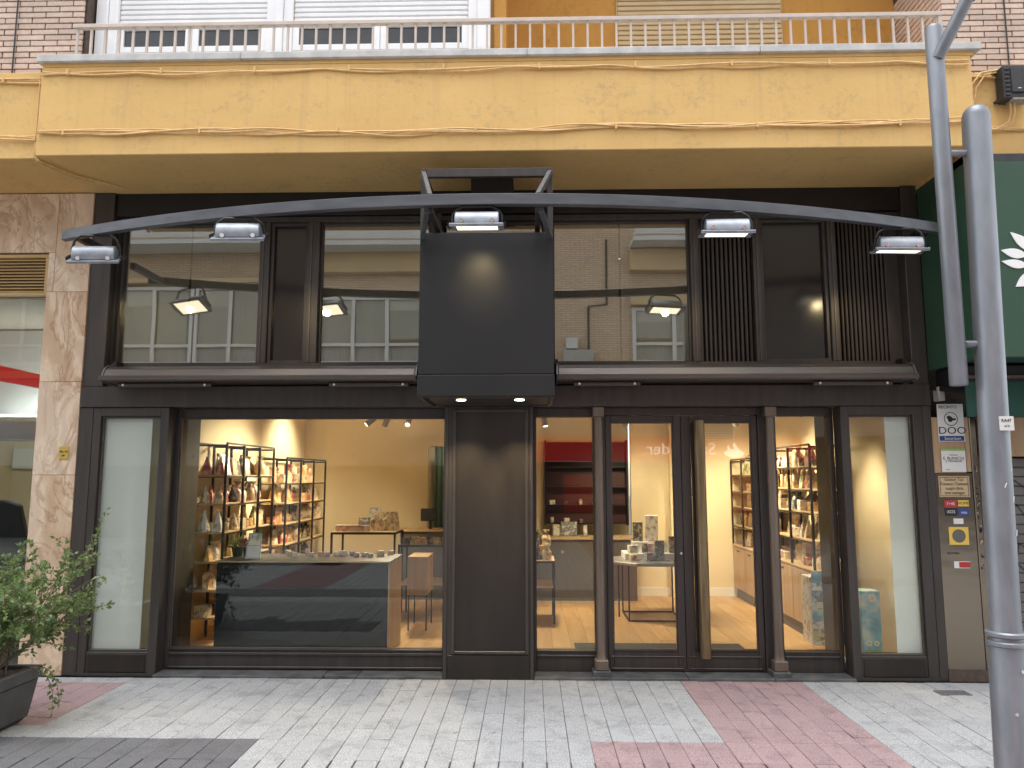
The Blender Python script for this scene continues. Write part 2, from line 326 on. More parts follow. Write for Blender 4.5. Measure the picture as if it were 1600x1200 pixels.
# ---------------------------------------------------------------- mesh helpers
COL = sc.collection
class MB:
    def __init__(s): s.v = []; s.f = []
    def add(s, vs, fs):
        o = len(s.v); s.v += [Vector(p) for p in vs]; s.f += [tuple(i + o for i in f) for f in fs]; return s
    def box(s, x0, x1, y0, y1, z0, z1):
        return s.add([(x0, y0, z0), (x1, y0, z0), (x1, y1, z0), (x0, y1, z0), (x0, y0, z1), (x1, y0, z1), (x1, y1, z1), (x0, y1, z1)],
                     [(3, 2, 1, 0), (4, 5, 6, 7), (0, 1, 5, 4), (1, 2, 6, 5), (2, 3, 7, 6), (3, 0, 4, 7)])
    def frame(s, x0, x1, z0, z1, y0, y1, wd):      # four butted bars round an opening in the XZ plane
        s.box(x0, x0 + wd, y0, y1, z0, z1); s.box(x1 - wd, x1, y0, y1, z0, z1)
        s.box(x0 + wd, x1 - wd, y0, y1, z0, z0 + wd); return s.box(x0 + wd, x1 - wd, y0, y1, z1 - wd, z1)
    def tube(s, pts, r, n=8, caps=True):
        pts = [Vector(p) for p in pts]; rs = r if isinstance(r, (list, tuple)) else [r] * len(pts)
        o = len(s.v); up = Vector((0, 0, 1)); prev = None
        for i, p in enumerate(pts):
            d = (pts[min(i + 1, len(pts) - 1)] - pts[max(i - 1, 0)]).normalized()
            if prev is None:
                a = d.cross(up)
                if a.length < 1e-3: a = d.cross(Vector((1, 0, 0)))
            else: a = prev - d * prev.dot(d)
            a.normalize(); b = d.cross(a); prev = a
            for k in range(n):
                t = 2 * math.pi * k / n; s.v.append(p + (a * math.cos(t) + b * math.sin(t)) * rs[i])
        for i in range(len(pts) - 1):
            for k in range(n):
                q = o + i * n; k2 = (k + 1) % n
                s.f.append((q + k, q + n + k, q + n + k2, q + k2))
        if caps:
            s.f.append(tuple(o + k for k in range(n))); s.f.append(tuple(o + (len(pts) - 1) * n + k for k in reversed(range(n))))
        return s
    def bar(s, p, q, wd, ht):                       # square bar between two points
        p, q = Vector(p), Vector(q); d = (q - p).normalized(); a = d.cross(Vector((0, 0, 1)))
        if a.length < 1e-3: a = Vector((1, 0, 0))
        a.normalize(); b = a.cross(d)
        vs = [c + a * sx * wd / 2 + b * sz * ht / 2 for c in (p, q) for sx, sz in ((-1, -1), (1, -1), (1, 1), (-1, 1))]
        return s.add(vs, [(0, 1, 2, 3), (7, 6, 5, 4), (0, 4, 5, 1), (1, 5, 6, 2), (2, 6, 7, 3), (3, 7, 4, 0)])
    def prism(s, poly, y0, y1):                     # polygon in XZ extruded along Y
        n = len(poly); vs = [(x, y0, z) for x, z in poly] + [(x, y1, z) for x, z in poly]
        return s.add(vs, [tuple(range(n)), tuple(reversed(range(n, 2 * n)))] + [((i + 1) % n, i, i + n, (i + 1) % n + n) for i in range(n)])
    def lathe(s, prof, n=12, c=(0, 0, 0)):          # profile of (r, z) turned about z
        o = len(s.v)
        for r, z in prof:
            for k in range(n):
                t = 2 * math.pi * k / n; s.v.append(Vector((c[0] + r * math.cos(t), c[1] + r * math.sin(t), c[2] + z)))
        for i in range(len(prof) - 1):
            for k in range(n):
                q = o + i * n; k2 = (k + 1) % n; s.f.append((q + k, q + k2, q + n + k2, q + n + k))
        s.f.append(tuple(o + k for k in reversed(range(n)))); s.f.append(tuple(o + (len(prof) - 1) * n + k for k in range(n)))
        return s
    def xf(s, m):
        s.v = [m @ p for p in s.v]; return s
    def mesh(s, name, mat, bevel=0, smooth=False, org=Vector((0, 0, 0))):
        me = bpy.data.meshes.new(name); me.from_pydata([tuple(p - org) for p in s.v], [], s.f)
        bm = bmesh.new(); bm.from_mesh(me)
        bmesh.ops.recalc_face_normals(bm, faces=bm.faces)
        if bevel:
            ed = [e for e in bm.edges if len(e.link_faces) == 2 and e.calc_face_angle(0) > R(30)]
            bmesh.ops.bevel(bm, geom=ed, offset=bevel, segments=1, affect='EDGES', clamp_overlap=True)
        bm.to_mesh(me); bm.free()
        me.materials.append(M[mat])
        if smooth:
            for p in me.polygons: p.use_smooth = True
            try: me.set_sharp_from_angle(angle=R(40))
            except Exception: pass
        return me
    def build(s, name, mat, parent=None, bevel=0, smooth=False, **tags):
        xs = [p.x for p in s.v]; ys = [p.y for p in s.v]; zs = [p.z for p in s.v]
        org = Vector(((min(xs) + max(xs)) / 2, (min(ys) + max(ys)) / 2, min(zs)))
        return put(name, s.mesh(name, mat, bevel, smooth, org), org, parent, **tags)
WORLD = {}
def put(name, data, loc, parent=None, rot=None, **tags):
    o = bpy.data.objects.new(name, data); COL.objects.link(o)
    loc = Vector(loc); WORLD[o] = loc
    if parent is not None:
        o.parent = parent; o.location = loc - WORLD[parent]
    else: o.location = loc
    if rot: o.rotation_euler = rot
    return tag(o, **tags)
def tag(o, label=None, cat=None, group=None, kind=None):
    if label: o['label'] = label
    if cat: o['category'] = cat
    if group: o['group'] = group
    if kind: o['kind'] = kind
    return o
def thing(name, loc, label, cat, group=None):
    return put(name, None, loc, label=label, cat=cat, group=group)
def B(name, mat, parent, x0, x1, y0, y1, z0, z1, bevel=0, **t):
    return MB().box(x0, x1, y0, y1, z0, z1).build(name, mat, parent, bevel, **t)
def text(name, body, size, loc, mat, parent, rot=(90, 0, 0), depth=.002, align='CENTER', sx=1.0, **t):
    cu = bpy.data.curves.new(name, 'FONT'); cu.body = body; cu.size = size; cu.extrude = depth; cu.align_x = align; cu.align_y = 'CENTER'
    cu.resolution_u = 3
    tmp = bpy.data.objects.new(name + '_tmp', cu); COL.objects.link(tmp)
    bpy.context.view_layer.update()
    me = bpy.data.meshes.new_from_object(tmp.evaluated_get(bpy.context.evaluated_depsgraph_get()))
    bpy.data.objects.remove(tmp)
    me.name = name; me.materials.clear(); me.materials.append(M[mat])
    me.transform(Matrix.Diagonal((sx, 1, 1, 1)))
    return put(name, me, loc, parent, rot=tuple(R(a) for a in rot), **t)
def lamp(name, kind, loc, target, energy, color, parent, size=.05, angle=60, blend=.6):
    d = bpy.data.lights.new(name, kind); d.energy = energy; d.color = color
    d.shadow_soft_size = size
    if kind == 'SPOT': d.spot_size = R(angle); d.spot_blend = blend
    o = put(name, d, loc, parent)
    o.rotation_euler = (Vector(loc) - Vector(target)).to_track_quat('Z', 'Y').to_euler()
    return o
# ---------------------------------------------------------------- ground and paving
MB().box(-60, 60, -60, 60, -.30, -.06).build('ground', 'joint_sand', kind='structure')
pav = put('pavement', MB().box(-9, 9, -3.4, .02, -.05, -.014).mesh('pavement', 'joint_sand'), (0, 0, 0), kind='structure')
PW, PL, PT = .14, .35, .03
pm = {}
def paver_mesh(mat, L, gap):
    k = (mat, round(L, 3), gap)
    if k not in pm:
        pm[k] = MB().box(-PW / 2 + gap / 2, PW / 2 - gap / 2, -L / 2 + .001, L / 2 - .001, -PT, 0).mesh('paver', mat, .0025)
    return pm[k]
def paver_colour(x, y):
    if 1.25 < x < 2.17 and y < -.1: return 'paver_pink'
    if .37 < x < 2.17 and y < -1.48: return 'paver_pink'
    if x < -3.25 and -1.25 < y < -.2: return 'paver_pink'
    if x < -1.69 and -1.83 < y < -1.48: return 'paver_dark'
    if x < -1.69 and -2.2 < y < -1.8: return 'paver_dark'
    return 'paver_grey'
pieces = []
c0 = .37 - 36 * PW
for i in range(72):
    x = c0 + (i + .5) * PW
    for seg0, seg1 in ((-.045, -.20), (-.20, -1.25), (-1.25, -1.48), (-1.48, -1.83), (-1.83, -3.4)) if x < -3.25 else ((-.045, -1.48), (-1.48, -1.83), (-1.83, -3.4)):
        y = seg0; first = True
        while y > seg1 + .03:
            L = PL * (random.uniform(.35, 1) if first else random.choice((1, 1, 1, .72))); first = False
            if seg0 == -1.48: L = PL
            e = max(seg1, y - L)
            if e - seg1 < .09: e = seg1
            pieces.append((x, y, e)); y = e
def visible(p):
    x, y0, y1 = p; y = (y0 + y1) / 2; d = y + 6.47
    return abs(x + .0244 * d) / d < .70 and y > -2.05
pieces.sort(key=lambda p: (not visible(p), -(p[1] + p[2])))
vis = [p for p in pieces if visible(p)]
vis.sort(key=lambda p: (p[1] + p[2]))            # those nearest the camera show largest
far_bits = {}
for n, (x, y0, y1) in enumerate(vis + [p for p in pieces if not visible(p)]):
    L = y0 - y1; yc = (y0 + y1) / 2; mat = paver_colour(x, yc)
    gap = .010 if y0 <= -1.82 else .0025
    dz = random.uniform(-.0025, .0015)
    if n < 300:
        o = put('paver', paver_mesh(mat, L, gap), (x + random.uniform(-.0008, .0008), yc, dz), pav)
        o.rotation_euler = (random.gauss(0, .004), random.gauss(0, .006), 0)
    else:
        far_bits.setdefault(mat, MB()).box(x - PW / 2 + gap / 2, x + PW / 2 - gap / 2, y1 + .002, y0 - .002, -PT, dz)
for mat, mb in far_bits.items(): mb.build('paving_rows', mat, pav, .0025, kind='stuff')
B('drain_lid', 'paver_dark', pav, 3.12, 3.36, -.40, -.27, -.03, .003, .002)
MB().box(-60, 60, -60, -3.4, -.06, -.012).build('street', 'far_paving_grey', kind='structure')
for nm, x0, x1, y0, y1, mt in (('pink', 1.25, 2.17, -13.5, -3.41, 'far_paving_pink'), ('dark', -60, 1.25, -4.6, -3.9, 'far_paving_dark'), ('pink', -4.2, -3.1, -9.5, -4.7, 'far_paving_pink'),
                           ('dark', 2.17, 60, -6.2, -5.4, 'far_paving_dark'), ('dark', -60, -3.6, -8.8, -7.6, 'far_paving_dark')):
    MB().box(x0, x1, y0, y1, -.011, -.006).build('paving_strip', mt, kind='structure')

# ---------------------------------------------------------------- apartment building above the shop
bld = thing('apartment_building', (-.25, 0, 4.2), 'ochre rendered apartment floor with railed balcony and brick above the dark shop', 'building')
# parapet faces: main projecting part, the left part set back, the right part set further back
B('parapet', 'ochre_render', bld, -3.95, 3.47, -.80, -.62, 4.195, 4.945, .006)
B('parapet', 'ochre_render', bld, -6.5, -3.952, -.735, -.60, 4.20, 4.94, .006)
B('parapet', 'ochre_render', bld, 3.472, 6.5, -.56, -.44, 4.15, 4.93, .006)
B('soffit', 'ochre_soffit', bld, -6.5, 3.395, -.618, .10, 4.198, 4.30)
B('soffit', 'ochre_soffit', bld, 3.397, 6.5, -.438, .10, 4.155, 4.30)
for x0, x1 in ((-3.98, -2.32), (-2.316, -.02), (-.016, 1.82), (1.824, 3.54)):
    B('balcony_slab', 'slab_grey', bld, x0, x1, -.835, -.30, 4.975 + random.uniform(0, .003), 5.035, .004)
B('slab_underside', 'ochre_render', bld, -3.94, 3.5, -.80, .3, 4.946, 4.974)
# brickwork
def brick_face(parent, a0, a1, z0, z1, fixed, axis, seedv):
    rnd = random.Random(seedv); bl, bh, j = .228, .041, .0095
    meshes = {}
    z = z0; row = 0
    while z < z1:
        a = a0 - (bl / 2 if row % 2 else 0)
        while a < a1 - .02:
            s0, s1 = max(a, a0), min(a + bl - j, a1)
            if s1 - s0 > .03:
                L = round(s1 - s0, 3)
                if L not in meshes:
                    mb = MB().box(-L / 2, L / 2, -.012, .03, 0, bh) if axis == 'X' else MB().box(-.03, .012, -L / 2, L / 2, 0, bh)
                    if axis != 'X': mb.xf(Matrix.Diagonal((-1, 1, 1, 1)))
                    meshes[L] = mb.mesh('brick', 'brick_pink', .002)
                c = (s0 + s1) / 2
                p = (c, fixed + rnd.uniform(-.002, .002), z) if axis == 'X' else (fixed + rnd.uniform(-.002, .002), c, z)
                put('brick', meshes[L], p, parent)
            a += bl
        z += bh + j; row += 1
wl = B('brick_wall', 'mortar_dark', bld, -5.6, -3.72, -.66, -.3, 4.94, 7.6)
brick_face(wl, -4.95, -3.72, 4.96, 5.80, -.66, 'X', 1)
wr = B('brick_wall', 'mortar_dark', bld, 3.47, 6.0, -.45, .5, 4.93, 7.6)
brick_face(wr, 3.47, 4.75, 4.95, 5.85, -.45, 'X', 2)
brick_face(wr, -.44, .30, 5.04, 6.10, 3.47, 'Y', 3)
for px_, zz in ((-4.28, 4.96), (3.98, 4.95)):
    MB().tube([(px_, -.685 if px_ < 0 else -.475, zz + k * .3) for k in range(9)], .006, 5).build('wall_wire', 'box_black', bld)
# loggia: orange back wall with roller shutter
B('loggia_wall', 'orange_render', bld, -.20, 3.46, .30, .42, 5.04, 7.6)
B('loggia_side', 'orange_render', bld, -.30, -.20, -.42, .30, 5.036, 7.6)
rs = B('roller_shutter', 'beige_slat', bld, .83, 2.40, .285, .298, 5.05, 7.0)
sl = MB().box(-.775, .775, -.012, .004, .004, .046).mesh('slat', 'beige_slat', .006)
for k in range(26): put('slat', sl, (1.615, .283, 5.06 + k * .05), rs)
# glazed-in part with white frames
def white_window(x0, x1):
    wn = MB().frame(x0, x1, 5.036, 7.4, -.52, -.42, .075).build('window', 'white_frame', bld, .004)
    B('lower_panel', 'white_slat', wn, x0 + .076, x1 - .076, -.49, -.45, 5.112, 5.235)
    xm = (x0 + x1) / 2
    for a, b in ((x0 + .076, xm - .002), (xm + .002, x1 - .076)):
        MB().frame(a, b, 5.237, 5.50, -.505, -.455, .055).build('sash', 'white_frame', wn, .004)
        B('pane', 'dark_pane', wn, a + .056, b - .056, -.485, -.475, 5.293, 5.444)
    s2 = MB().box(-(x1 - x0) / 2 + .078, (x1 - x0) / 2 - .078, -.012, .012, .002, .044).mesh('slat', 'white_slat', .008)
    for k in range(12): put('slat', s2, (xm, -.475, 5.503 + k * .046), wn)
white_window(-3.60, -2.16)
white_window(-2.09, -.44)
B('window_post', 'white_frame', bld, -3.70, -3.602, -.54, -.40, 5.036, 7.4, .006)
B('window_post', 'white_frame', bld, -2.158, -2.092, -.545, -.40, 5.036, 7.4, .006)
B('window_post', 'white_frame', bld, -.438, -.33, -.545, -.40, 5.036, 7.4, .006)
# railing
rail = MB().box(-3.72, 3.28, -.80, -.755, 5.285, 5.32).build('railing', 'rail_paint', bld, .004)
bal = MB().box(-.0085, .0085, -.0085, .0085, 0, .252).mesh('baluster', 'rail_paint')
x = -3.69
while x < 3.27:
    put('baluster', bal, (x, -.778, 5.034), rail); x += .1155
B('end_post', 'rail_paint', rail, 3.245, 3.275, -.795, -.76, 5.033, 5.284)
MB().box(-3.72, 3.28, -.788, -.768, 5.05, 5.062).build('lower_rail', 'rail_paint', rail)
# wall above, so that the place goes on over the frame
B('upper_wall', 'ochre_render', bld, -6.5, 6.5, .43, .8, 4.31, 7.6)
B('upper_soffit', 'orange_render', bld, -6.5, 6.5, -.5, .8, 7.61, 7.8)

# ---------------------------------------------------------------- cables along the parapet
def cable_run(label, z, y, x0, x1, n, amp, clip_step, seedv, step=.11):
    rnd = random.Random(seedv)
    t = thing('cable_bundle', ((x0 + x1) / 2, y, z), label, 'cable')
    ph = [rnd.uniform(0, 6.28) for _ in range(n)]; fr = [rnd.uniform(1.1, 2.6) for _ in range(n)]
    low = [rnd.uniform(0, 6.28) for _ in range(3)]
    for k in range(n):
        pts = []; xx = x0
        while xx <= x1 + 1e-6:
            base = amp * (.5 * math.sin(xx * .9 + low[0]) + .3 * math.sin(xx * 2.1 + low[1])) if n > 2 else 0
            zz = z + base + (.018 if n > 2 else .012) * math.sin(xx * fr[k] * 2.2 + ph[k]) + (k - n / 2) * .004
            if n <= 2 and k: zz -= .022 * abs(math.sin((xx - x0) * math.pi / clip_step))
            pts.append((xx, y - .008 - .012 * (.5 + .5 * math.sin(xx * fr[k] * 1.7 + ph[k] * 2)), zz)); xx += step
        MB().tube(pts, rnd.uniform(.0055, .0085), 6).build('strand', 'ochre_cable', t, smooth=True)
    xx = x0 + .2
    while xx < x1:
        MB().box(xx, xx + .016, y - .03, y, z - .022, z + .026).build('clip', 'ochre_cable', t, .003); xx += clip_step
    return t
cable_run('two ochre painted cables clipped just under the balcony slab', 4.885, -.802, -3.93, 3.47, 2, 0, .76, 4)
cable_run('sagging bundle of ochre cables strung across the middle of the parapet', 4.375, -.802, -3.93, 3.47, 5, .035, 1.1, 5)
cable_run('short ochre cables clipped to set back parapet over the stone pier', 4.86, -.737, -5.4, -3.97, 3, .01, .45, 6)
cable_run('loose ochre cables at foot of set back parapet over the stone pier', 4.36, -.737, -5.4, -3.97, 3, .02, .6, 7)
cable_run('ochre cables on right wall running behind the black junction box', 4.885, -.562, 3.48, 5.4, 3, .01, .7, 8)
cable_run('low ochre cables on right wall under the black junction box', 4.44, -.562, 3.48, 5.4, 3, .03, .5, 9)
dc = thing('drop_cable', (-3.96, -.8, 4.2), 'thin ochre cable dropping over parapet corner and along the soffit', 'cable')
MB().tube([(-3.965, -.752, 4.90), (-3.97, -.75, 4.6), (-3.975, -.752, 4.33), (-3.98, -.765, 4.21), (-3.96, -.745, 4.18), (-3.90, -.60, 4.172), (-3.83, -.42, 4.176), (-3.72, -.28, 4.185), (-3.60, -.12, 4.19)], .009, 6).build('strand', 'ochre_cable', dc, smooth=True)
MB().tube([(-3.99, -.752, 4.90), (-3.99, -.75, 4.5), (-3.992, -.755, 4.22), (-3.975, -.74, 4.175), (-3.93, -.6, 4.168), (-3.87, -.42, 4.168), (-3.75, -.28, 4.178), (-3.62, -.14, 4.19)], .006, 6).build('strand', 'ochre_cable', dc, smooth=True)
lc = thing('loop_cable', (3.6, -.57, 4.5), 'pale cable looping down beside the black junction box', 'cable')
MB().tube([(3.95, -.58, 4.915), (3.80, -.60, 4.925), (3.66, -.61, 4.90), (3.58, -.60, 4.80), (3.55, -.59, 4.62), (3.54, -.585, 4.42), (3.53, -.58, 4.2)], .009, 6).build('strand', 'ochre_cable', lc, smooth=True)
MB().tube([(3.9, -.59, 4.90), (3.78, -.60, 4.905), (3.69, -.605, 4.88), (3.62, -.60, 4.78), (3.585, -.59, 4.6), (3.575, -.585, 4.2)], .007, 6).build('strand', 'ochre_cable', lc, smooth=True)
jb = thing('junction_box', (3.88, -.6, 4.62), 'black ribbed plastic junction box with cables on ochre wall at right', 'junction box')
B('case', 'box_black', jb, 3.79, 3.97, -.68, -.565, 4.64, 4.93, .012)
B('cover', 'box_black', jb, 3.845, 3.955, -.692, -.681, 4.69, 4.905, .006)
for k in range(7): B('rib', 'box_black', jb, 3.795, 3.838, -.69, -.681, 4.665 + k * .036, 4.685 + k * .036, .004)
B('bottom_lip', 'grille_grey', jb, 3.84, 3.985, -.70, -.6, 4.628, 4.639)
for xx, zz in ((3.765, 4.90), (3.765, 4.65), (3.975, 4.65)): B('lug', 'box_black', jb, xx, xx + .03, -.60, -.565, zz, zz + .02, .003)
B('mark', 'paper_white', jb, 3.89, 3.915, -.6945, -.6925, 4.72, 4.726)
for dx in (0, .03):
    MB().tube([(3.86 + dx, -.63, 4.63), (3.865 + dx, -.62, 4.55), (3.85 + dx, -.60, 4.48), (3.76 + dx, -.585, 4.43), (3.66, -.58, 4.425)], .008, 6).build('tail_cable', 'ochre_cable', jb, smooth=True)

# ---------------------------------------------------------------- dark bronze shopfront
sf = thing('shopfront', (-.26, 0, 0), 'dark bronze two-level shopfront with glazing, slatted panels and double door', 'shopfront')
BZ = 'bronze_metal'
B('outer_jamb', BZ, sf, -3.92, -3.742, .0, .34, 2.432, 4.196, .004)
B('outer_jamb', BZ, sf, 3.262, 3.392, .0, .34, 2.422, 4.196, .004)
B('jamb_return', 'black_metal', sf, -3.741, -3.715, .06, .34, 2.60, 3.99)
B('head_band', 'black_metal', sf, -3.741, 3.261, .03, .34, 3.985, 4.196, .004)
B('head_fillet', BZ, sf, -3.741, 3.261, .07, .30, 3.935, 3.983, .003)
B('transom', BZ, sf, -3.92, 3.392, -.02, .34, 2.25, 2.43, .004)
B('sill_rail', BZ, sf, -3.741, 3.261, .06, .30, 2.432, 2.645, .004)
for x0, x1 in ((-2.43, -2.34), (-1.995, -1.89), (-.90, -.80), (.12, .205), (1.42, 1.495), (1.972, 2.04), (2.63, 2.70)):
    B('mullion', BZ, sf, x0, x1, .07, .30, 2.646, 3.934, .004)
    B('mullion_bead', 'bronze_light', sf, x0 + .03, x0 + .04, .062, .071, 2.65, 3.93)
for x0, x1 in ((-3.714, -2.431), (-1.889, -.901), (-.799, .119), (.206, 1.419)):
    B('glass_pane', 'upper_glass', sf, x0, x1, .15, .158, 2.646, 3.934)
    MB().frame(x0, x1, 2.646, 3.934, .12, .149, .014).build('glazing_bead', BZ, sf)
for x0, x1 in ((-2.339, -1.996), (2.041, 2.629)):
    pn = B('gloss_panel', 'gloss_panel', sf, x0 + .03, x1 - .03, .14, .17, 2.676, 3.904)
    MB().frame(x0, x1, 2.646, 3.934, .10, .18, .029).build('panel_frame', BZ, pn, .003)
for x0, x1, n in ((1.496, 1.971, 12), (2.701, 3.14, 12)):
    bk = B('slat_panel', 'black_metal', sf, x0, x1, .20, .22, 2.646, 3.934)
    st = (x1 - x0) / n
    sm = MB().box(-st * .31, st * .31, -.04, .015, 0, 1.286).mesh('slat', 'slat_bronze', .006)
    for k in range(n): put('slat', sm, (x0 + (k + .5) * st, .17, 2.647), bk)
B('blank_panel', BZ, sf, 3.141, 3.261, .12, .30, 2.646, 3.934, .003)
# side display windows
for x0, x1, a, b in ((-3.805, -3.14, -3.738, -3.212), (2.635, 3.325, 2.702, 3.24)):
    u = MB().box(x0, a, 0, .17, 0, 2.248).box(b, x1, 0, .17, 0, 2.248).box(a, b, 0, .17, 2.172, 2.248).box(a, b, .01, .17, 0, .19).build('display_window', BZ, sf, .004)
    MB().frame(a, b, .191, 2.171, .03, .058, .016).build('bead', 'bronze_light', u, .002)
    B('glass_pane', 'shop_glass', u, a + .001, b - .001, .06, .068, .192, 2.170)
    B('frosted_film', 'frosted_film', u, *((a + .002, -3.315) if a < 0 else (3.03, b - .002)), .072, .076, .193, 2.169)
    B('foot_panel', 'pier_bronze', u, a + .02, b - .02, .002, .0095, .03, .175, .002)
    B('skirting', BZ, u, x0, x1, -.012, -.001, 0, .025)
B('pilaster', BZ, sf, -3.92, -3.806, -.005, .34, 0, 2.249, .004)
B('pilaster', BZ, sf, 3.326, 3.392, -.005, .34, 0, 2.249, .004)
# main display window, recessed
MW = MB().box(-3.139, -3.105, .15, .26, .02, 2.249).box(-.745, -.715, .15, .26, .02, 2.249).box(-3.105, -.745, .15, .26, 2.168, 2.249).box(-3.105, -.745, .15, .26, .02, .188).build('main_window', BZ, sf, .004)
B('glass_pane', 'shop_glass', MW, -3.104, -.746, .185, .193, .189, 2.167)
MB().frame(-3.104, -.746, .189, 2.167, .160, .184, .012).build('bead', 'bronze_light', MW, .002)
B('moulding', BZ, MW, -3.1, -.75, .135, .149, .14, .165, .004); B('moulding', BZ, MW, -3.1, -.75, .135, .149, .03, .05, .004)
B('bottom_ledge', 'bronze_light', MW, -3.1, -.75, .13, .16, .1885, .1925)
B('side_return', BZ, sf, -3.139, -3.12, .171, .60, .02, 2.249)
B('side_return', BZ, sf, 2.615, 2.634, .171, .55, .02, 2.249)
# stone thresholds
for x0, x1 in ((-3.14, -1.72), (-1.715, -1.44), (-1.435, -.73)):
    B('threshold', 'slate_step', sf, x0, x1, -.045 + (.02 if x0 == -1.715 else 0), .3, -.03, .018 + random.uniform(0, .002), .003)
for x0, x1 in ((.025, .53), (.535, 1.28), (1.285, 1.98), (1.985, 2.634)):
    B('threshold', 'slate_step', sf, x0, x1, -.05, .3, -.03, .020 + random.uniform(0, .002), .003)
# central pier
pr = B('central_pier', BZ, sf, -.729, .022, -.03, .33, 0, 2.249, .004)
B('pier_panel', 'pier_bronze', pr, -.635, -.045, -.037, -.031, .225, 2.20)
MB().frame(-.66, -.02, .20, 2.225, -.052, -.031, .026).build('pier_moulding', BZ, pr, .005)
B('pier_foot', 'pier_bronze', pr, -.69, -.015, -.046, -.031, .0, .192, .004)
for xx in (-.725, -.008): B('pier_edge', BZ, pr, xx, xx + .026, -.045, -.031, .0, 2.245, .004)
# narrow windows beside the doors
for x0, x1, a, b in ((.022, .565, .05, .545), (2.09, 2.614, 2.13, 2.585)):
    u = MB().box(x0, a, .15, .25, .022, 2.249).box(b, x1, .15, .25, .022, 2.249).box(a, b, .15, .25, 2.172, 2.249).box(a, b, .15, .25, .022, .188).build('narrow_window', BZ, sf, .004)
    B('glass_pane', 'shop_glass', u, a + .001, b - .001, .185, .193, .189, 2.171)
    B('moulding', BZ, u, a, b, .137, .149, .14, .158, .004)
    B('bottom_ledge', 'bronze_light', u, a, b, .135, .16, .1885, .192)
# door frame and leaves
B('door_jamb', BZ, sf, .566, .648, .14, .27, .022, 2.249, .004); B('door_jamb', BZ, sf, 1.972, 2.089, .14, .27, .022, 2.249, .004)
B('door_head', BZ, sf, .649, 1.971, .14, .27, 2.185, 2.249, .004)
for x0, x1, a, b in ((.652, 1.308, .70, 1.242), (1.312, 1.968, 1.385, 1.918)):
    d = MB().box(x0, a, .155, .225, .026, 2.18).box(b, x1, .155, .225, .026, 2.18).box(a, b, .155, .225, 2.124, 2.18).box(a, b, .155, .225, .026, .195).build('door_leaf', BZ, sf, .004)
    B('glass_pane', 'shop_glass', d, a + .001, b - .001, .187, .195, .196, 2.123)
    MB().frame(x0 + .02, x1 - .02, .045, .15, .147, .154, .008).build('kick_moulding', 'bronze_light', d, .002)
    MB().frame(a, b, .196, 2.123, .168, .186, .010).build('bead', 'bronze_light', d, .002)
    B('bottom_ledge', 'bronze_light', d, a, b, .145, .165, .1955, .199)
    if a > 1.3:
        h = MB().add([], [])
        prof = [(-.046, .0), (-.046, -.02), (-.030, -.042), (.0, -.05), (.030, -.042), (.046, -.02), (.046, .0)]
        n = len(prof); vs = [(1.452 + px, .085 + py, z) for z in (.15, 2.135) for px, py in prof]
        h.add(vs, [tuple(range(n)), tuple(reversed(range(n, 2 * n)))] + [(i, (i + 1) % n, (i + 1) % n + n, i + n) for i in range(n)])
        hd = h.build('pull_handle', 'handle_bronze', d, .004)
        for zz in (.4, 1.15, 1.9): MB().tube([(1.452, .084, zz), (1.452, .156, zz)], .012, 8).build('handle_mount', BZ, d)
        B('handle_backplate', 'black_metal', d, 1.393, 1.43, .10, .154, .2, 2.11)
    else:
        MB().tube([(1.285, .153, 1.0), (1.285, .143, 1.0)], .011, 10).build('lock', 'bolt_metal', d)
# cast columns flanking the door
for xc in (.583, 2.050):
    c = thing('iron_column', (xc, .05, 0), 'slim brown iron column ' + ('left of the double door, beside the narrow window' if xc < 1 else 'right of the double door with block base'), 'column', 'slim columns beside the door')
    MB().lathe([(.047, .148), (.041, .16), (.038, .2), (.035, 2.16)], 16, (xc, .05, 0)).build('shaft', 'column_bronze', c, smooth=True)
    MB().box(xc - .05, xc + .05, 0, .10, 2.161, 2.2495).build('capital', 'column_bronze', c, .008)
    MB().box(xc - .055, xc + .055, -.005, .105, .065, .147).build('base_block', 'column_bronze', c, .006)
    MB().box(xc - .075, xc + .075, -.025, .125, .0, .064).build('plinth', 'slate_step', c, .006)
# room behind the upper glazing
B('upper_room_back', 'wall_cream', sf, -3.74, 3.27, 2.2, 2.25, 2.62, 4.19)
for x0, x1 in ((-3.70, -3.12), (-3.10, -2.44), (-1.88, -.92), (.21, .80), (.82, 1.41)): B('roller_blind', 'blind_grey', sf, x0, x1, .20 + .004 * random.random(), .212, 2.62, 3.98)
B('upper_room_floor', 'counter_grey', sf, -3.74, 3.27, .35, 2.2, 2.55, 2.60)
B('upper_room_top', 'counter_grey', sf, -3.74, 3.27, .35, 2.2, 4.2, 4.25)
B('upper_room_side', 'counter_grey', sf, -3.80, -3.742, .35, 2.2, 2.6, 4.2); B('upper_room_side', 'counter_grey', sf, 3.272, 3.33, .35, 2.2, 2.6, 4.2)

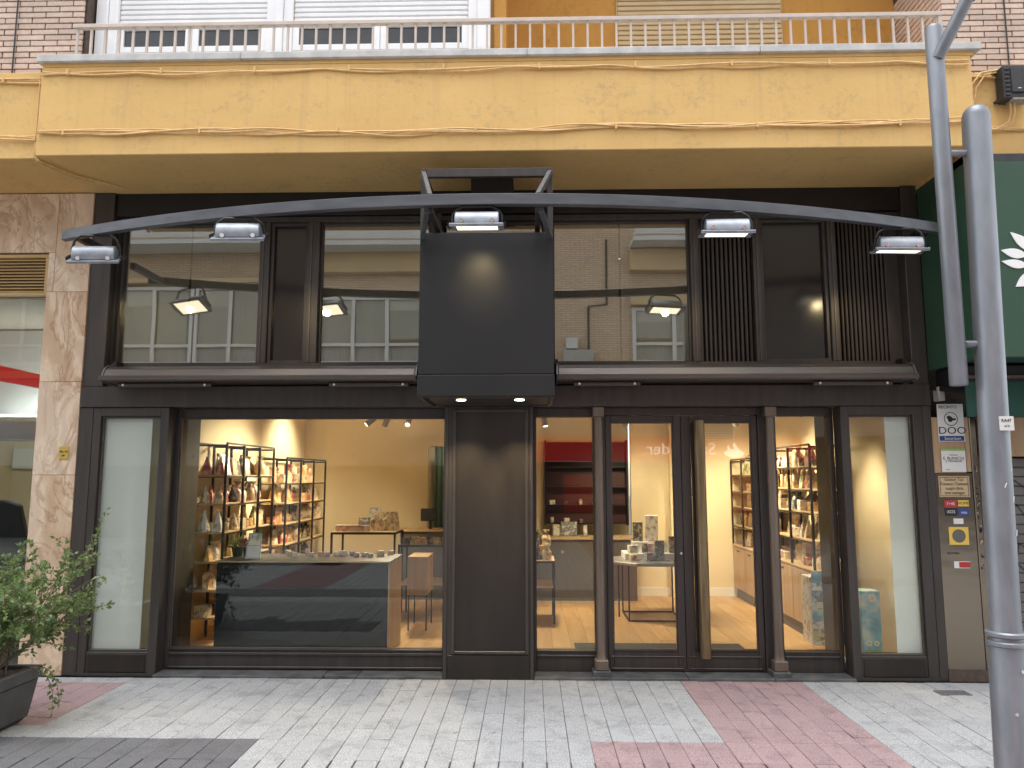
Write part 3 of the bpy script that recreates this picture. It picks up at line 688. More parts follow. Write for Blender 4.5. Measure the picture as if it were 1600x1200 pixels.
# ---------------------------------------------------------------- folded awnings
def awning(x0, x1, label, arms):
    t = thing('folded_awning', ((x0 + x1) / 2, -.1, 2.43), label, 'awning', 'folded awnings over the shop windows')
    pr_ = [(-.24, 2.445), (-.255, 2.465), (-.25, 2.49), (-.215, 2.555), (-.16, 2.585), (.055, 2.585), (.055, 2.445)]
    n = len(pr_)
    MB().add([(xx, y, z) for xx in (x0 + .02, x1 - .02) for y, z in pr_], [tuple(range(n)), tuple(reversed(range(n, 2 * n)))] + [((i + 1) % n, i, i + n, (i + 1) % n + n) for i in range(n)]).build('cassette', 'bronze_light', t, .004)
    B('front_bar', 'bronze_light', t, x0, x1, -.285, -.256, 2.447, 2.492, .008)
    for xx in (x0, x1 - .02):
        MB().add([(xx + dx, y, z) for dx in (.002, .018) for y, z in [(-.25, 2.44), (-.265, 2.47), (-.21, 2.57), (-.16, 2.60), (.055, 2.60), (.055, 2.43)]],
                 [tuple(range(6)), tuple(range(11, 5, -1))] + [((i + 1) % 6, i, i + 6, (i + 1) % 6 + 6) for i in range(6)]).build('end_cap', 'rail_metal', t, .002)
        B('wall_bracket', 'black_metal', t, xx - .005, xx + .022, -.06, .058, 2.605, 2.65)
    for a0, a1 in arms:
        MB().box(a0, a1, -.20, -.15, 2.405, 2.438).build('folding_arm', 'bronze_light', t, .008)
        for xx in (a0 + .05, a1 - .05): MB().tube([(xx, -.205, 2.42), (xx, -.199, 2.42)], .011, 8).build('arm_bolt', 'bolt_metal', t)
    return t
awning(-3.62, -.945, 'closed bronze awning cassette left of the projecting sign box', ((-3.5, -2.7), (-1.7, -1.02)))
awning(.215, 3.18, 'closed bronze awning cassette right of sign box, below the slatted panels', ((.36, .92), (2.35, 3.0)))

# ---------------------------------------------------------------- projecting sign box
sg = thing('sign_box', (-.33, -.45, 2.24), 'blank graphite sign box on a steel frame projecting over the central pier', 'sign')
B('face_panel', 'graphite_panel', sg, -.838, .176, -.90, -.86, 2.41, 3.50, .003)
B('lower_panel', 'graphite_panel', sg, -.842, .180, -.905, -.86, 2.245, 2.404, .003)
B('side_panel', 'graphite_panel', sg, -.838, -.80, -.858, -.025, 2.26, 3.49); B('side_panel', 'graphite_panel', sg, .138, .176, -.858, -.025, 2.26, 3.49)
B('top_panel', 'graphite_panel', sg, -.798, .136, -.858, -.025, 3.44, 3.47)
B('bottom_panel', 'bronze_metal', sg, -.80, .138, -.858, -.025, 2.262, 2.30)
MB().box(-.838, .176, -.858, -.835, 2.238, 2.26).box(-.838, -.815, -.834, -.03, 2.238, 2.26).box(.153, .176, -.834, -.03, 2.238, 2.26).build('bottom_trim', 'bronze_metal', sg, .003)
fr = MB().box(-.838, -.798, -.90, -.86, 3.501, 4.012).box(.136, .176, -.90, -.86, 3.501, 4.012).box(-.797, .135, -.90, -.86, 3.945, 4.012)
fr.box(-.838, -.798, -.859, -.02, 3.96, 4.0).box(.136, .176, -.859, -.02, 3.96, 4.0)
fr.box(-.82, -.78, -.06, -.02, 3.491, 3.959).box(.118, .158, -.06, -.02, 3.491, 3.959)
fr.build('hanging_frame', 'bronze_metal', sg, .003)
for s in (-1, 1):
    xo = -.331 + s * .487; xi = -.331 + s * .39
    MB().bar((xo, -.91, 3.97), (xi, -1.25, 3.66), .035, .035).build('strut', 'rail_metal', sg, .003)
    MB().bar((xo, -.92, 3.46), (xi + s * .02, -1.24, 3.55), .035, .045).build('strut', 'rail_metal', sg, .003)
    MB().bar((xi, -1.23, 3.56), (xi, -.06, 3.60), .04, .04).build('strut', 'bronze_metal', sg, .003)
for xx in (-.54, -.085):
    dl = MB().lathe([(.045, 0), (.045, .02)], 18, (xx, -.62, 2.245)).build('downlight', 'bolt_metal', sg, smooth=True)
    MB().lathe([(.036, 0), (.036, .004)], 18, (xx, -.62, 2.2405)).build('lens', 'lamp_warm', dl)
    lamp('downlight_beam', 'SPOT', (xx, -.62, 2.235), (xx, -.03, 1.4), 30, (1, .76, .46), sg, .03, 62, .9)

# ---------------------------------------------------------------- curved lighting rail and floodlights
def rail_y(x): return -.55 - .73 * (1 - ((x + .27) / 3.56) ** 2)
rl = thing('lighting_rail', (-.27, -1.0, 3.57), 'long bowed grey steel rail carrying five floodlights over the shopfront', 'light rail')
xs = [-3.83 + 7.12 * k / 48 for k in range(49)]
mb = MB(); vs = []
for xx in xs:
    y = rail_y(xx); vs += [(xx, y - .03, 3.572), (xx, y + .03, 3.572), (xx, y + .03, 3.652), (xx, y - .03, 3.652)]
fs = [(0, 1, 2, 3), tuple(reversed([4 * 48 + k for k in range(4)]))]
for i in range(48):
    for k in range(4): fs.append((4 * i + k, 4 * i + 4 + k, 4 * i + 4 + (k + 1) % 4, 4 * i + (k + 1) % 4))
mb.add(vs, fs).build('curved_bar', 'rail_metal', rl, .003)
for xx in (-3.70, 3.15):
    MB().bar((xx, rail_y(xx) + .03, 3.60), (xx, .02, 3.60), .05, .06).build('wall_arm', 'black_metal', rl, .003)
def flood(xc, yaw, tilt, roll, label, drop, power):
    yc = rail_y(xc); z = 3.57 - drop
    t = thing('floodlight', (xc, yc, z), label, 'floodlight', 'floodlights hung from the curved rail')
    m = Matrix.Translation((xc, yc, z)) @ Euler((R(tilt), R(roll), R(yaw))).to_matrix().to_4x4()
    W = .155
    pr_ = [(-.085 * math.cos(a), .012 + .095 * math.sin(a)) for a in [math.pi * k / 8 for k in range(9)]]
    n = len(pr_)
    MB().add([(xx, y, zz) for xx in (-W, W) for y, zz in pr_], [tuple(range(n)), tuple(reversed(range(n, 2 * n)))] + [((i + 1) % n, i, i + n, (i + 1) % n + n) for i in range(n)]).xf(m).build('housing', 'flood_grey', t, .006, smooth=True)
    MB().box(-W - .035, W + .035, -.105, .105, -.004, .0105).box(-W - .035, W + .035, -.105, -.088, -.013, -.0045).box(-W - .035, W + .035, .088, .105, -.013, -.0045).xf(m).build('lens_frame', 'flood_grey', t, .003)
    lz = MB().box(-W + .01, W - .01, -.085, .085, -.007, -.0045).xf(m).build('lens', 'lamp_white', t)
    for e0 in (-W - .05, W + .036): MB().box(e0, e0 + .014, -.05, .05, -.002, .03).xf(m).build('ear', 'black_metal', t)
    mt = Matrix.Translation((xc, yc, z)) @ Euler((0, R(roll), R(yaw))).to_matrix().to_4x4()
    arc = [(-W - .02, 0, .03), (-W - .018, 0, .09), (-W + .005, .0, drop - .035), (-W + .05, 0, drop - .006), (W - .05, 0, drop - .006), (W - .005, 0, drop - .035), (W + .018, 0, .09), (W + .02, 0, .03)]
    MB().tube(arc, .010, 6).xf(mt).build('yoke', 'black_metal', t, smooth=True)
    for xx in (-W + .05, W - .045): MB().tube([(xx, -.083, .03), (xx, -.100, .03)], .016, 10).xf(m).build('bolt', 'bolt_metal', t)
    nrm = m.to_3x3() @ Vector((0, 0, -1)); p = Vector((xc, yc, z)) + nrm * .03
    lamp('beam', 'SPOT', p, p + nrm + Vector((0, 1.35, 0)), power, (1, .78, .42), t, .04, 64, 1.0)
flood(-3.46, 14, 27, -4, 'leftmost grey floodlight at end of curved rail, before the stone pier', .20, 6)
flood(-2.16, 10, 24, -3, 'second floodlight from left, below curved rail over the first window', .155, 6)
flood(-.375, 0, 9, 0, 'middle floodlight on the rail, directly above the blank sign box', .155, 2.6)
flood(1.43, -6, 9, 2, 'floodlight on rail before the narrower slatted panel, right of sign box', .165, 6)
flood(2.86, -10, 9, 4, 'rightmost grey floodlight on curved rail, beside the street lamp tube', .18, 6)
B('junction', 'black_metal', rl, -.50, -.14, -.30, -.02, 4.05, 4.19)
# ---------------------------------------------------------------- left neighbour: stone clad pier and office window
sp = thing('stone_pier', (-4.2, .1, 0), 'pier clad in pink veined marble slabs, left of the dark shopfront', 'pier')
B('core', 'mortar_dark', sp, -4.29, -3.93, .016, .5, 0, 4.19); B('core', 'mortar_dark', sp, -7.0, -4.291, .016, .5, 3.63, 4.19)
def slab(x0, x1, z0, z1): B('stone_slab', 'marble_clad', sp, x0 + .0015, x1 - .0015, -.012 + random.uniform(-.001, .001), .015, z0 + .0015, z1 - .0015, .002)
for z0, z1 in ((0, .86), (.86, 1.665), (1.665, 2.475), (2.475, 3.28), (3.28, 4.188)): slab(-4.30 if z1 < 4 else -4.24, -3.925, z0, z1)
slab(-4.30, -4.24, 3.28, 3.64); slab(-4.86, -4.24, 3.64, 4.188); slab(-5.6, -4.86, 3.64, 4.188); slab(-6.4, -5.6, 3.64, 4.188)
B('plaque', 'sticker_gold', sp, -4.075, -3.99, -.020, -.0135, 1.80, 1.91, .002)
text('plaque_text', 'No 14', .026, (-4.032, -.0225, 1.865), 'ink_black', sp, depth=.0008); text('plaque_text', 'gas', .022, (-4.032, -.0225, 1.835), 'ink_black', sp, depth=.0008)
B('vent_light_stop', 'mortar_dark', sp, -6.0, -4.302, .07, .085, 3.25, 3.629)  # dark sheet added behind the slats to stop light from the office
lv = thing('louvre_vent', (-4.9, .05, 3.25), 'ochre louvred vent above the office window at far left', 'vent')
MB().frame(-5.6, -4.302, 3.25, 3.628, .0, .06, .03).build('vent_frame', 'louvre_ochre', lv, .003)
sm = MB().add([(-.615, -.02, 0), (.615, -.02, 0), (.615, .015, .026), (-.615, .015, .026), (-.615, -.02, -.005), (.615, -.02, -.005), (.615, .015, .021), (-.615, .015, .021)],
              [(0, 1, 2, 3), (7, 6, 5, 4), (0, 4, 5, 1), (1, 5, 6, 2), (2, 6, 7, 3), (3, 7, 4, 0)]).mesh('slat', 'louvre_ochre')
for k in range(11): put('slat', sm, (-4.951, .025, 3.288 + k * .0285), lv)
ow = thing('office_window', (-4.9, .05, 0), 'tall plain glazed office window left of the marble pier', 'window')
B('glass_pane', 'street_glass', ow, -6.4, -4.302, .09, .10, .06, 3.248)
B('foot_rail', 'grille_grey', ow, -6.4, -4.302, .06, .14, 0, .058); MB().prism([(-6.3, 2.78), (-4.32, 2.42), (-4.32, 2.54), (-6.3, 2.98)], .55, .58).build('red_band', 'strip_red', ow)
B('blind', 'wall_white', ow, -6.4, -4.31, 1.55, 1.57, 2.35, 3.24)
B('office_wall', 'wall_cream', ow, -6.6, -4.0, 3.0, 3.05, 0, 3.3); B('office_wall', 'wall_cream', ow, -4.05, -3.99, .52, 3.0, 0, 3.3); B('office_wall', 'wall_cream', ow, -6.62, -6.56, .5, 3.0, 0, 3.3)
B('office_floor', 'counter_grey', ow, -6.5, -4.06, .15, 3.0, -.02, .02); B('office_ceiling', 'ceiling_white', ow, -6.5, -4.06, .15, 3.0, 3.26, 3.3)
B('bulkhead', 'wall_white', ow, -6.5, -4.06, 2.9, 2.99, 1.75, 2.0)
B('red_poster', 'sign_red', ow, -5.6, -4.9, 2.975, 2.99, .9, 1.6)
ol = thing('tube_light', (-4.95, 1.2, 2.25), 'long white hanging tube light inside the office window', 'light')
MB().bar((-6.3, 1.2, 2.31), (-4.5, 1.2, 2.31), .07, .05).build('housing', 'white_paint', ol); MB().bar((-6.25, 1.2, 2.275), (-4.55, 1.2, 2.275), .05, .015).build('tube', 'tube_white', ol)
for xx in (-6.0, -4.75): MB().tube([(xx, 1.2, 2.34), (xx, 1.2, 3.25)], .004, 5).build('cord', 'white_paint', ol)
lamp('tube_glow', 'POINT', (-5.2, 1.2, 2.2), (0, 0, 0), 20, (.95, 1, 1), ol, .3)
hb = thing('hanging_sign', (-4.9, .9, 2.0), 'small pale sign hanging inside the office window under the tube light', 'sign')
B('board', 'wall_white', hb, -5.3, -4.72, .9, .93, 2.02, 2.2, .004)
B('board_edge', 'white_paint', hb, -5.3, -4.72, .895, .935, 2.0, 2.018)
oc = thing('office_chair', (-5.2, 1.0, 0), 'black high-backed office chair inside the far left window', 'chair')
MB().lathe([(.30, .02), (.03, .06), (.03, .42)], 10, (-5.15, 1.1, 0)).build('pedestal', 'black_metal', oc); B('seat', 'box_black', oc, -5.4, -4.92, .88, 1.35, .44, .53, .03)
MB().add([(-5.38, .88, .55), (-4.94, .88, .55), (-4.88, .86, 1.0), (-4.98, .85, 1.38), (-5.15, .85, 1.43), (-5.32, .85, 1.38), (-5.42, .86, 1.0)] + [(-5.38, .95, .55), (-4.94, .95, .55), (-4.88, .93, 1.0), (-4.98, .92, 1.38), (-5.15, .92, 1.43), (-5.32, .92, 1.38), (-5.42, .93, 1.0)],
         [tuple(range(7)), tuple(range(13, 6, -1))] + [((i + 1) % 7, i, i + 7, (i + 1) % 7 + 7) for i in range(7)]).build('backrest', 'box_black', oc, .015)

# ---------------------------------------------------------------- right neighbour: green shop sign, awning, steel panel, shutter
gs = thing('green_sign', (4.4, -.4, 2.54), 'deep green box sign with white leaf emblem at the right edge', 'sign')
B('front_panel', 'green_panel', gs, 3.40, 6.0, -.76, -.72, 2.545, 4.085, .004)
B('side_panel', 'green_panel', gs, 3.40, 3.43, -.718, .0, 2.545, 4.148)
B('top_trim', 'box_black', gs, 3.40, 6.0, -.755, -.44, 4.087, 4.15)
B('bottom_trim', 'green_cloth', gs, 3.431, 6.0, -.718, 0, 2.56, 2.60)
def leaf(cx, cz, ang, L, wd):
    pts = []
    for k in range(13):
        t = k / 12; pts.append((L * t, wd * math.sin(math.pi * t ** .85)))
    for k in range(11, 0, -1):
        t = k / 12; pts.append((L * t, -wd * .85 * math.sin(math.pi * t ** .85)))
    ca, sa = math.cos(R(ang)), math.sin(R(ang))
    MB().prism([(cx + x * ca - z * sa, cz + x * sa + z * ca) for x, z in pts], -.768, -.7605).build('emblem_leaf', 'white_paint', gs)
leaf(3.80, 3.25, 170, .20, .036); leaf(3.80, 3.33, 168, .20, .040); leaf(3.87, 3.36, 140, .24, .045); leaf(3.95, 3.40, 104, .24, .045); leaf(4.05, 3.38, 70, .24, .045); leaf(4.12, 3.32, 30, .22, .042)
leaf(3.86, 3.20, 215, .20, .05); leaf(4.02, 3.18, 300, .20, .05)
B('emblem_stem', 'white_paint', gs, 3.94, 3.96, -.768, -.7605, 2.98, 3.36)
ga = thing('green_awning', (4.4, -.3, 2.12), 'folded dark green fabric awning valance behind the lamp post', 'awning')
B('valance', 'green_cloth', ga, 3.46, 6.0, -.42, -.405, 2.12, 2.40); B('cassette', 'black_metal', ga, 3.44, 6.0, -.40, -.02, 2.36, 2.54, .01)
B('front_bar', 'bronze_light', ga, 3.36, 6.0, -.44, -.40, 2.425, 2.455, .006)
MB().bar((3.40, -.02, 2.40), (3.50, -.36, 2.33), .03, .04).build('folding_arm', 'black_metal', ga); B('arm_bracket', 'grille_grey', ga, 3.405, 3.46, -.12, -.03, 2.28, 2.40, .006)
m, t, p = newmat('steel_panel'); p.inputs['Metallic'].default_value = 1; p.inputs['Base Color'].default_value = (.27, .225, .175, 1); p.inputs['Roughness'].default_value = .22
bump(t, p, noise(t, geo_pos(t, (1.5, 1, 2.5)), 1.6, 2), .18, .02)
stp = thing('steel_panel', (3.57, .02, 0), 'polished steel wall panel covered in stickers between shopfront and lamp post', 'panel')
B('sheet', 'steel_panel', stp, 3.394, 3.70, .0, .03, .09, 1.68, .002); B('reflection_sheet', 'oak_door', stp, 3.394, 3.66, .005, .03, 1.681, 2.15, .002)  # oak colour on the upper steel paints in its golden reflection
B('edge_strip', 'steel_panel', stp, 3.702, 3.755, -.012, .03, .09, 2.15, .006); B('reflection_strip', 'oak_door', stp, 3.662, 3.70, -.004, .03, 1.69, 2.15, .004)  # upper strip carries the same painted reflection
B('plinth', 'mortar_dark', stp, 3.394, 3.90, -.01, .05, 0, .089)
for k in range(26):                                   # weathered remains of glue on the edge strip
    xx = 3.712 + random.random() * .02; zz = .85 + random.random() * .9; MB().box(xx, xx + random.uniform(.005, .018), -.0145, -.0122, zz, zz + random.uniform(.008, .03)).build('glue_mark', random.choice(('card_tan', 'ink_black', 'reflection_glue_red')), stp)
def poster(name, label, x0, x1, z0, z1, mat, y=-.0008):
    t = thing(name, ((x0 + x1) / 2, y, z0), label, 'sticker')
    B('sheet', mat, t, x0, x1, y - .0015, y, z0, z1); return t
po = poster('safety_sticker', 'white sign reading DOO with round emblem and blue foot strip', 3.443, 3.662, 1.945, 2.262, 'paper_white', -.003)
text('heading', 'RECINTO', .036, (3.535, -.0055, 2.235), 'ink_black', po, depth=.0006); text('letters', 'DOO', .085, (3.56, -.0055, 2.035), 'ink_black', po, depth=.0008, sx=1.15)
ring = MB(); n = 28
ring.add([(3.555 + r * math.cos(2 * math.pi * k / n), y, 2.135 + r * math.sin(2 * math.pi * k / n)) for y in (-.0055, -.0047) for r in (.058, .052) for k in range(n)],
         [(k, (k + 1) % n, n + (k + 1) % n, n + k) for k in range(n)]); ring.build('emblem_ring', 'ink_black', po)
MB().prism([(3.52, 2.15), (3.535, 2.165), (3.56, 2.155), (3.572, 2.14), (3.595, 2.142), (3.598, 2.125), (3.57, 2.122), (3.555, 2.108), (3.535, 2.112), (3.53, 2.13)], -.0055, -.0047).build('emblem', 'ink_black', po)
B('foot_strip', 'ink_blue', po, 3.45, 3.655, -.0052, -.0046, 1.95, 1.992); text('foot_text', 'Securitum', .034, (3.56, -.006, 1.970), 'paper_white', po, depth=.0006)
po = poster('notice_sheet', 'white notice with green top edge stuck on panel under the DOO sign', 3.455, 3.655, 1.69, 1.885, 'paper_white', -.003)
B('top_strip', 'sticker_green', po, 3.455, 3.655, -.0055, -.0046, 1.866, 1.885); text('line', 'comercio', .018, (3.555, -.0055, 1.832), 'ink_black', po, depth=.0005)
text('line', 'E. BUNSCUI', .034, (3.555, -.0055, 1.803), 'ink_black', po, depth=.0005); text('line', 'E. MEDIADOR', .022, (3.555, -.0055, 1.779), 'ink_black', po, depth=.0005); text('line', 'www', .014, (3.50, -.0055, 1.71), 'ink_black', po, depth=.0004)
po = poster('engraved_board', 'tan notice with four lines of lettering inside a rounded border', 3.418, 3.672, 1.482, 1.655, 'card_tan', -.0015)
MB().frame(3.428, 3.662, 1.49, 1.647, -.0042, -.0031, .004).build('border', 'ink_black', po)
for k, s in enumerate(('Gestor Tas', 'Tuestun Tsebuns', 'cuqisi tliris', 'anti natiagts')): text('line', s, .034, (3.545, -.0042, 1.627 - k * .037), 'ink_black', po, depth=.0005)
for nm, lb, x0, x1, z0, z1, mt, tx in (('red_sticker', 'small red sticker above the black one on the steel panel', 3.453, 3.555, 1.395, 1.455, 'sticker_red', '7+4S'), ('black_sticker', 'small black sticker below the red one on steel panel', 3.453, 3.555, 1.325, 1.393, 'ink_black', 'XO2'),
                                     ('yellow_sticker', 'small black and yellow sticker right of the red one', 3.565, 3.655, 1.405, 1.455, 'sticker_yellow', 'HOME'), ('blue_sticker', 'small blue sticker right of the black one on steel panel', 3.565, 3.655, 1.325, 1.385, 'sticker_blue', 'visa')):
    po = poster(nm, lb, x0, x1, z0, z1, mt, -.0012)
    text('letters', tx, .034, ((x0 + x1) / 2, -.0035, (z0 + z1) / 2), 'ink_black' if mt == 'sticker_yellow' else 'paper_white', po, depth=.0005)
po = poster('pale_sticker', 'small pale label above the amber round sticker', 3.52, 3.60, 1.26, 1.305, 'paper_white', -.0012)
po = poster('amber_sticker', 'amber square sticker with dark round emblem on steel panel', 3.475, 3.635, 1.09, 1.235, 'sticker_yellow', -.0012)
MB().tube([(3.555, -.0035, 1.162), (3.555, -.0028, 1.162)], .055, 24).build('emblem', 'counter_grey', po)
po = poster('low_sticker', 'red and white sticker low on the steel panel under the amber one', 3.50, 3.63, .90, .955, 'paper_white', -.0012); B('red_mark', 'sticker_red', po, 3.54, 3.63, -.0036, -.0028, .905, .95)
text('line', 'NO PUBLI', .022, (3.50, -.0036, 1.02), 'ink_black', po, depth=.0005)
rsx = thing('grey_shutter', (4.8, .1, 0), 'grey roller shutter behind the lamp post at right edge', 'shutter')
sm = MB().box(-1.08, 1.08, -.012, .012, .002, .078).mesh('slat', 'shutter_grey', .008)
for k in range(22): put('slat', sm, (4.985, .10, .05 + k * .08), rsx)
B('side_channel', 'shutter_grey', rsx, 3.78, 3.902, .03, .16, 0, 2.15, .004); B('shutter_box', 'oak_door', rsx, 3.78, 6.1, .0, .16, 1.82, 2.15, .004)
for pts in ([(4.05, .9), (4.1, 1.1), (4.2, 1.0), (4.15, .85), (4.05, .95)], [(4.0, 1.3), (4.1, 1.42), (4.18, 1.3), (4.28, 1.44)], [(4.02, 1.55), (4.1, 1.62), (4.2, 1.54), (4.3, 1.64), (4.4, 1.55)]):
    MB().tube([(a, .0865, b) for a, b in pts], .006, 5).build('graffiti_line', 'box_black', rsx)
B('neighbour_wall', 'mortar_dark', rsx, 3.40, 6.2, .17, .45, 0, 4.2)

# ---------------------------------------------------------------- street lamp
PX, PY = 2.140, -2.90
sl_ = thing('street_lamp', (PX, PY, 0), 'grey steel street lamp with thick post and thinner side tube', 'street lamp')
pp = [(.075, -.03), (.075, .90), (.070, .93), (.0655, .96)] + [(.0635, 1.0), (.0625, 3.40)] + [(.0625 * math.cos(a), 3.40 + .06 * math.sin(a)) for a in (.5, .9, 1.2, 1.45)]
LEAN = Matrix.Translation((PX, PY, .95)) @ Matrix.Rotation(R(1.1), 4, 'Y') @ Matrix.Translation((-PX, -PY, -.95))
MB().lathe(pp, 28, (PX, PY, 0)).xf(LEAN).build('post', 'post_grey', sl_, smooth=True)
for z in (.895, .935): MB().lathe([(.076, 0), (.083, .006), (.083, .02), (.076, .026)], 28, (PX, PY, z)).build('collar', 'post_grey', sl_, smooth=True)
TX, TY = 2.012, -2.90
MB().lathe([(.036, 2.075), (.040, 2.08), (.040, 3.86), (.034, 3.875)], 22, (TX, TY, 0)).build('side_tube', 'post_grey', sl_, smooth=True)
for z in (2.272, 3.215): MB().tube([(TX + .03, TY, z), (PX - .04 + (z - .95) * .0195, PY, z)], .017, 12).build('bracket', 'post_grey', sl_, smooth=True)
MB().tube([(TX + .035, TY - .02, 2.272), (PX - .055, PY - .0, 2.272)], .006, 6).build('weld', 'post_grey', sl_)
MB().tube([(TX, TY - .02, 3.70), (TX + .055, TY - .10, 3.84), (TX + .10, TY - .16, 3.95)], .030, 16).build('arm', 'post_grey', sl_, smooth=True)
MB().tube([(TX + .09, TY - .147, 3.925), (TX + .13, TY - .20, 4.02), (TX + .55, TY - .8, 5.05)], [.034, .044, .05], 18).build('lamp_head', 'post_grey', sl_, smooth=True)
B('label_sticker', 'paper_white', sl_, PX + .006, PX + .07, PY - .0665, PY - .052, 1.86, 1.925); text('label_text', 'RA47', .02, (PX + .036, PY - .0675, 1.905), 'ink_black', sl_, depth=.0005)
text('label_text', 'ref 21', .012, (PX + .038, PY - .0675, 1.88), 'ink_black', sl_, depth=.0005)
for (a, z) in ((.2, .80), (-.3, .62)):
    MB().tube([(PX + .074 * math.sin(a), PY - .074 * math.cos(a), z), (PX + .079 * math.sin(a), PY - .079 * math.cos(a), z)], .008, 8).build('rivet', 'bolt_metal', sl_)
for k in range(4):                                   # torn scraps of old tape
    a = random.uniform(-.9, .9); z = random.uniform(1.3, 1.8); r = .0632
    MB().tube([(PX + .012 + r * math.sin(a + d * .08), PY - r * math.cos(a + d * .08), z + d * .01 + random.uniform(-.006, .006)) for d in range(3)], .0022, 4).build('tape_scrap', 'paper_white', sl_)

# ---------------------------------------------------------------- planter and shrub
pt = thing('planter', (-3.66, -1.42, 0), 'square dark grey plastic planter at the left edge holding a shrub', 'planter')
def frustum(x0, x1, y0, y1, z0, z1, g):
    return MB().add([(x0 + g, y0 + g, z0), (x1 - g, y0 + g, z0), (x1 - g, y1 - g, z0), (x0 + g, y1 - g, z0), (x0, y0, z1), (x1, y0, z1), (x1, y1, z1), (x0, y1, z1)],
                    [(3, 2, 1, 0), (4, 5, 6, 7), (0, 1, 5, 4), (1, 2, 6, 5), (2, 3, 7, 6), (3, 0, 4, 7)])
frustum(-3.95, -3.395, -1.72, -1.13, .03, .28, .035).build('tub', 'planter_grey', pt, .008)
frustum(-3.92, -3.44, -1.68, -1.17, .0, .029, .03).build('foot', 'box_black', pt)
MB().box(-3.965, -3.38, -1.735, -1.695, .281, .36).box(-3.965, -3.38, -1.155, -1.115, .281, .36).box(-3.965, -3.925, -1.694, -1.156, .281, .36).box(-3.42, -3.38, -1.694, -1.156, .281, .36).build('rim', 'planter_grey', pt, .006)
B('soil', 'soil', pt, -3.924, -3.421, -1.694, -1.156, .281, .335)
shb = thing('shrub', (-3.66, -1.42, .335), 'loose small-leaved green shrub with arching twigs in the grey planter', 'shrub')
stems, fol, fol2 = MB(), MB(), MB()
rnd = random.Random(3)
def leafq(mb, p, d, L):
    d = d.normalized(); s = d.cross(Vector((rnd.uniform(-1, 1), rnd.uniform(-1, 1), rnd.uniform(-.3, 1)))).normalized()
    n = d.cross(s) * L * .12
    if p.z < .42 and p.x > -3.46 and not hang: return
    if p.z < .36 and not hang: return
    mb.add([p, p + d * L * .5 + s * L * .32 + n, p + d * L, p + d * L * .5 - s * L * .32 + n, p + d * L * .5], [(0, 1, 4), (1, 2, 4), (2, 3, 4), (3, 0, 4)])
hang = False
def twig(p, d, L, r, depth, leafy, droop, heavy=1.0):
    n = max(4, int(L / .036)); pts = [p.copy()]; q = p.copy(); dd = d.normalized()
    for i in range(n):
        dd = (dd + Vector((rnd.gauss(0, .10), rnd.gauss(0, .10), rnd.gauss(0, .08) - droop * i / n))).normalized()
        q = q + dd * (L / n)
        if q.x > -3.06 and not hang: break
        pts.append(q.copy())
        f = i / n
        if leafy and f > .25:
            for _ in range(4 if rnd.random() < heavy else 2):
                side = dd.cross(Vector((rnd.uniform(-1, 1), rnd.uniform(-1, 1), rnd.uniform(-1, 1))))
                leafq(fol2 if rnd.random() < .32 else fol, q + side * .004 - dd * rnd.uniform(0, .03), side + dd * .5, rnd.uniform(.022, .042))
        if depth and f > .2 and rnd.random() < .62:
            twig(q, dd + Vector((rnd.gauss(0, .6), rnd.gauss(0, .6), rnd.gauss(.05, .5))), L * rnd.uniform(.25, .5), r * .55, depth - 1, True, droop * .8, heavy)
    if len(pts) > 1: stems.tube(pts, [r * (1 - .8 * i / n) for i in range(len(pts))], 5, False)
base = Vector((-3.66, -1.42, .32))
for k in range(34):
    a = rnd.uniform(0, 6.283); e = rnd.uniform(.8, 1.42)
    d = Vector((math.cos(a) * math.cos(e), math.sin(a) * math.cos(e), math.sin(e)))
    twig(base + Vector((rnd.uniform(-.16, .16), rnd.uniform(-.16, .16), 0)), d, rnd.uniform(.42, .80), .006, 2, True, rnd.uniform(.0, .14))
for d, L, dr in (((.42, .3, .9), 1.05, .02), ((.55, .2, .62), .72, .06), ((.6, .3, .5), .55, .05), ((.3, .1, .9), .92, .05), ((.5, -.1, .8), .75, .08)):
    twig(base + Vector((.08, 0, .02)), Vector(d), L, .006, 1, True, dr, .8)
hang = True
twig(Vector((-3.44, -1.32, .36)), Vector((.75, .0, .30)), .50, .004, 0, True, .95, 1.0)
twig(Vector((-3.44, -1.25, .36)), Vector((.65, .0, .35)), .42, .004, 0, True, 1.0, 1.0)
stems.build('stems', 'twig', shb, smooth=True); fol.build('foliage', 'leaf_green', shb); fol2.build('young_foliage', 'leaf_light', shb)
# ---------------------------------------------------------------- shop interior
FZ = .03
fl = put('shop_floor', MB().box(-3.36, 3.16, .31, 6.6, -.05, FZ - .006).mesh('shop_floor', 'joint_sand'), (0, 0, 0), kind='structure')
pk = {}
xx = -3.35; PWD = .178
while xx < 3.1:
    y = .31 - random.random() * 1.0
    while y < 4.75:
        y0, y1 = max(y, .31), min(y + 1.25, 4.75)
        if y1 - y0 > .05:
            L = round(y1 - y0, 2)
            if L not in pk: pk[L] = MB().box(-PWD / 2 + .001, PWD / 2 - .001, -L / 2 + .001, L / 2 - .001, -.006, .0).mesh('plank', 'oak_floor', .001)
            put('plank', pk[L], (xx + PWD / 2, (y0 + y1) / 2, FZ + random.uniform(-.0006, .0006)), fl)
        y += 1.25
    xx += PWD
def wallb(name, mat, *a): return MB().box(*a).build(name, mat, kind='structure')
wallb('wall_left', 'wall_cream', -3.46, -3.362, .31, 4.75, 0, 2.8)
wallb('wall_right', 'wall_cream', 3.262, 3.36, .20, 4.3, 0, 2.8)
wallb('wall_back', 'wall_cream', -3.46, -1.52, 4.75, 4.85, 0, 2.8); wallb('wall_back', 'wall_cream', -.75, .16, 4.30, 4.40, 0, 2.8)
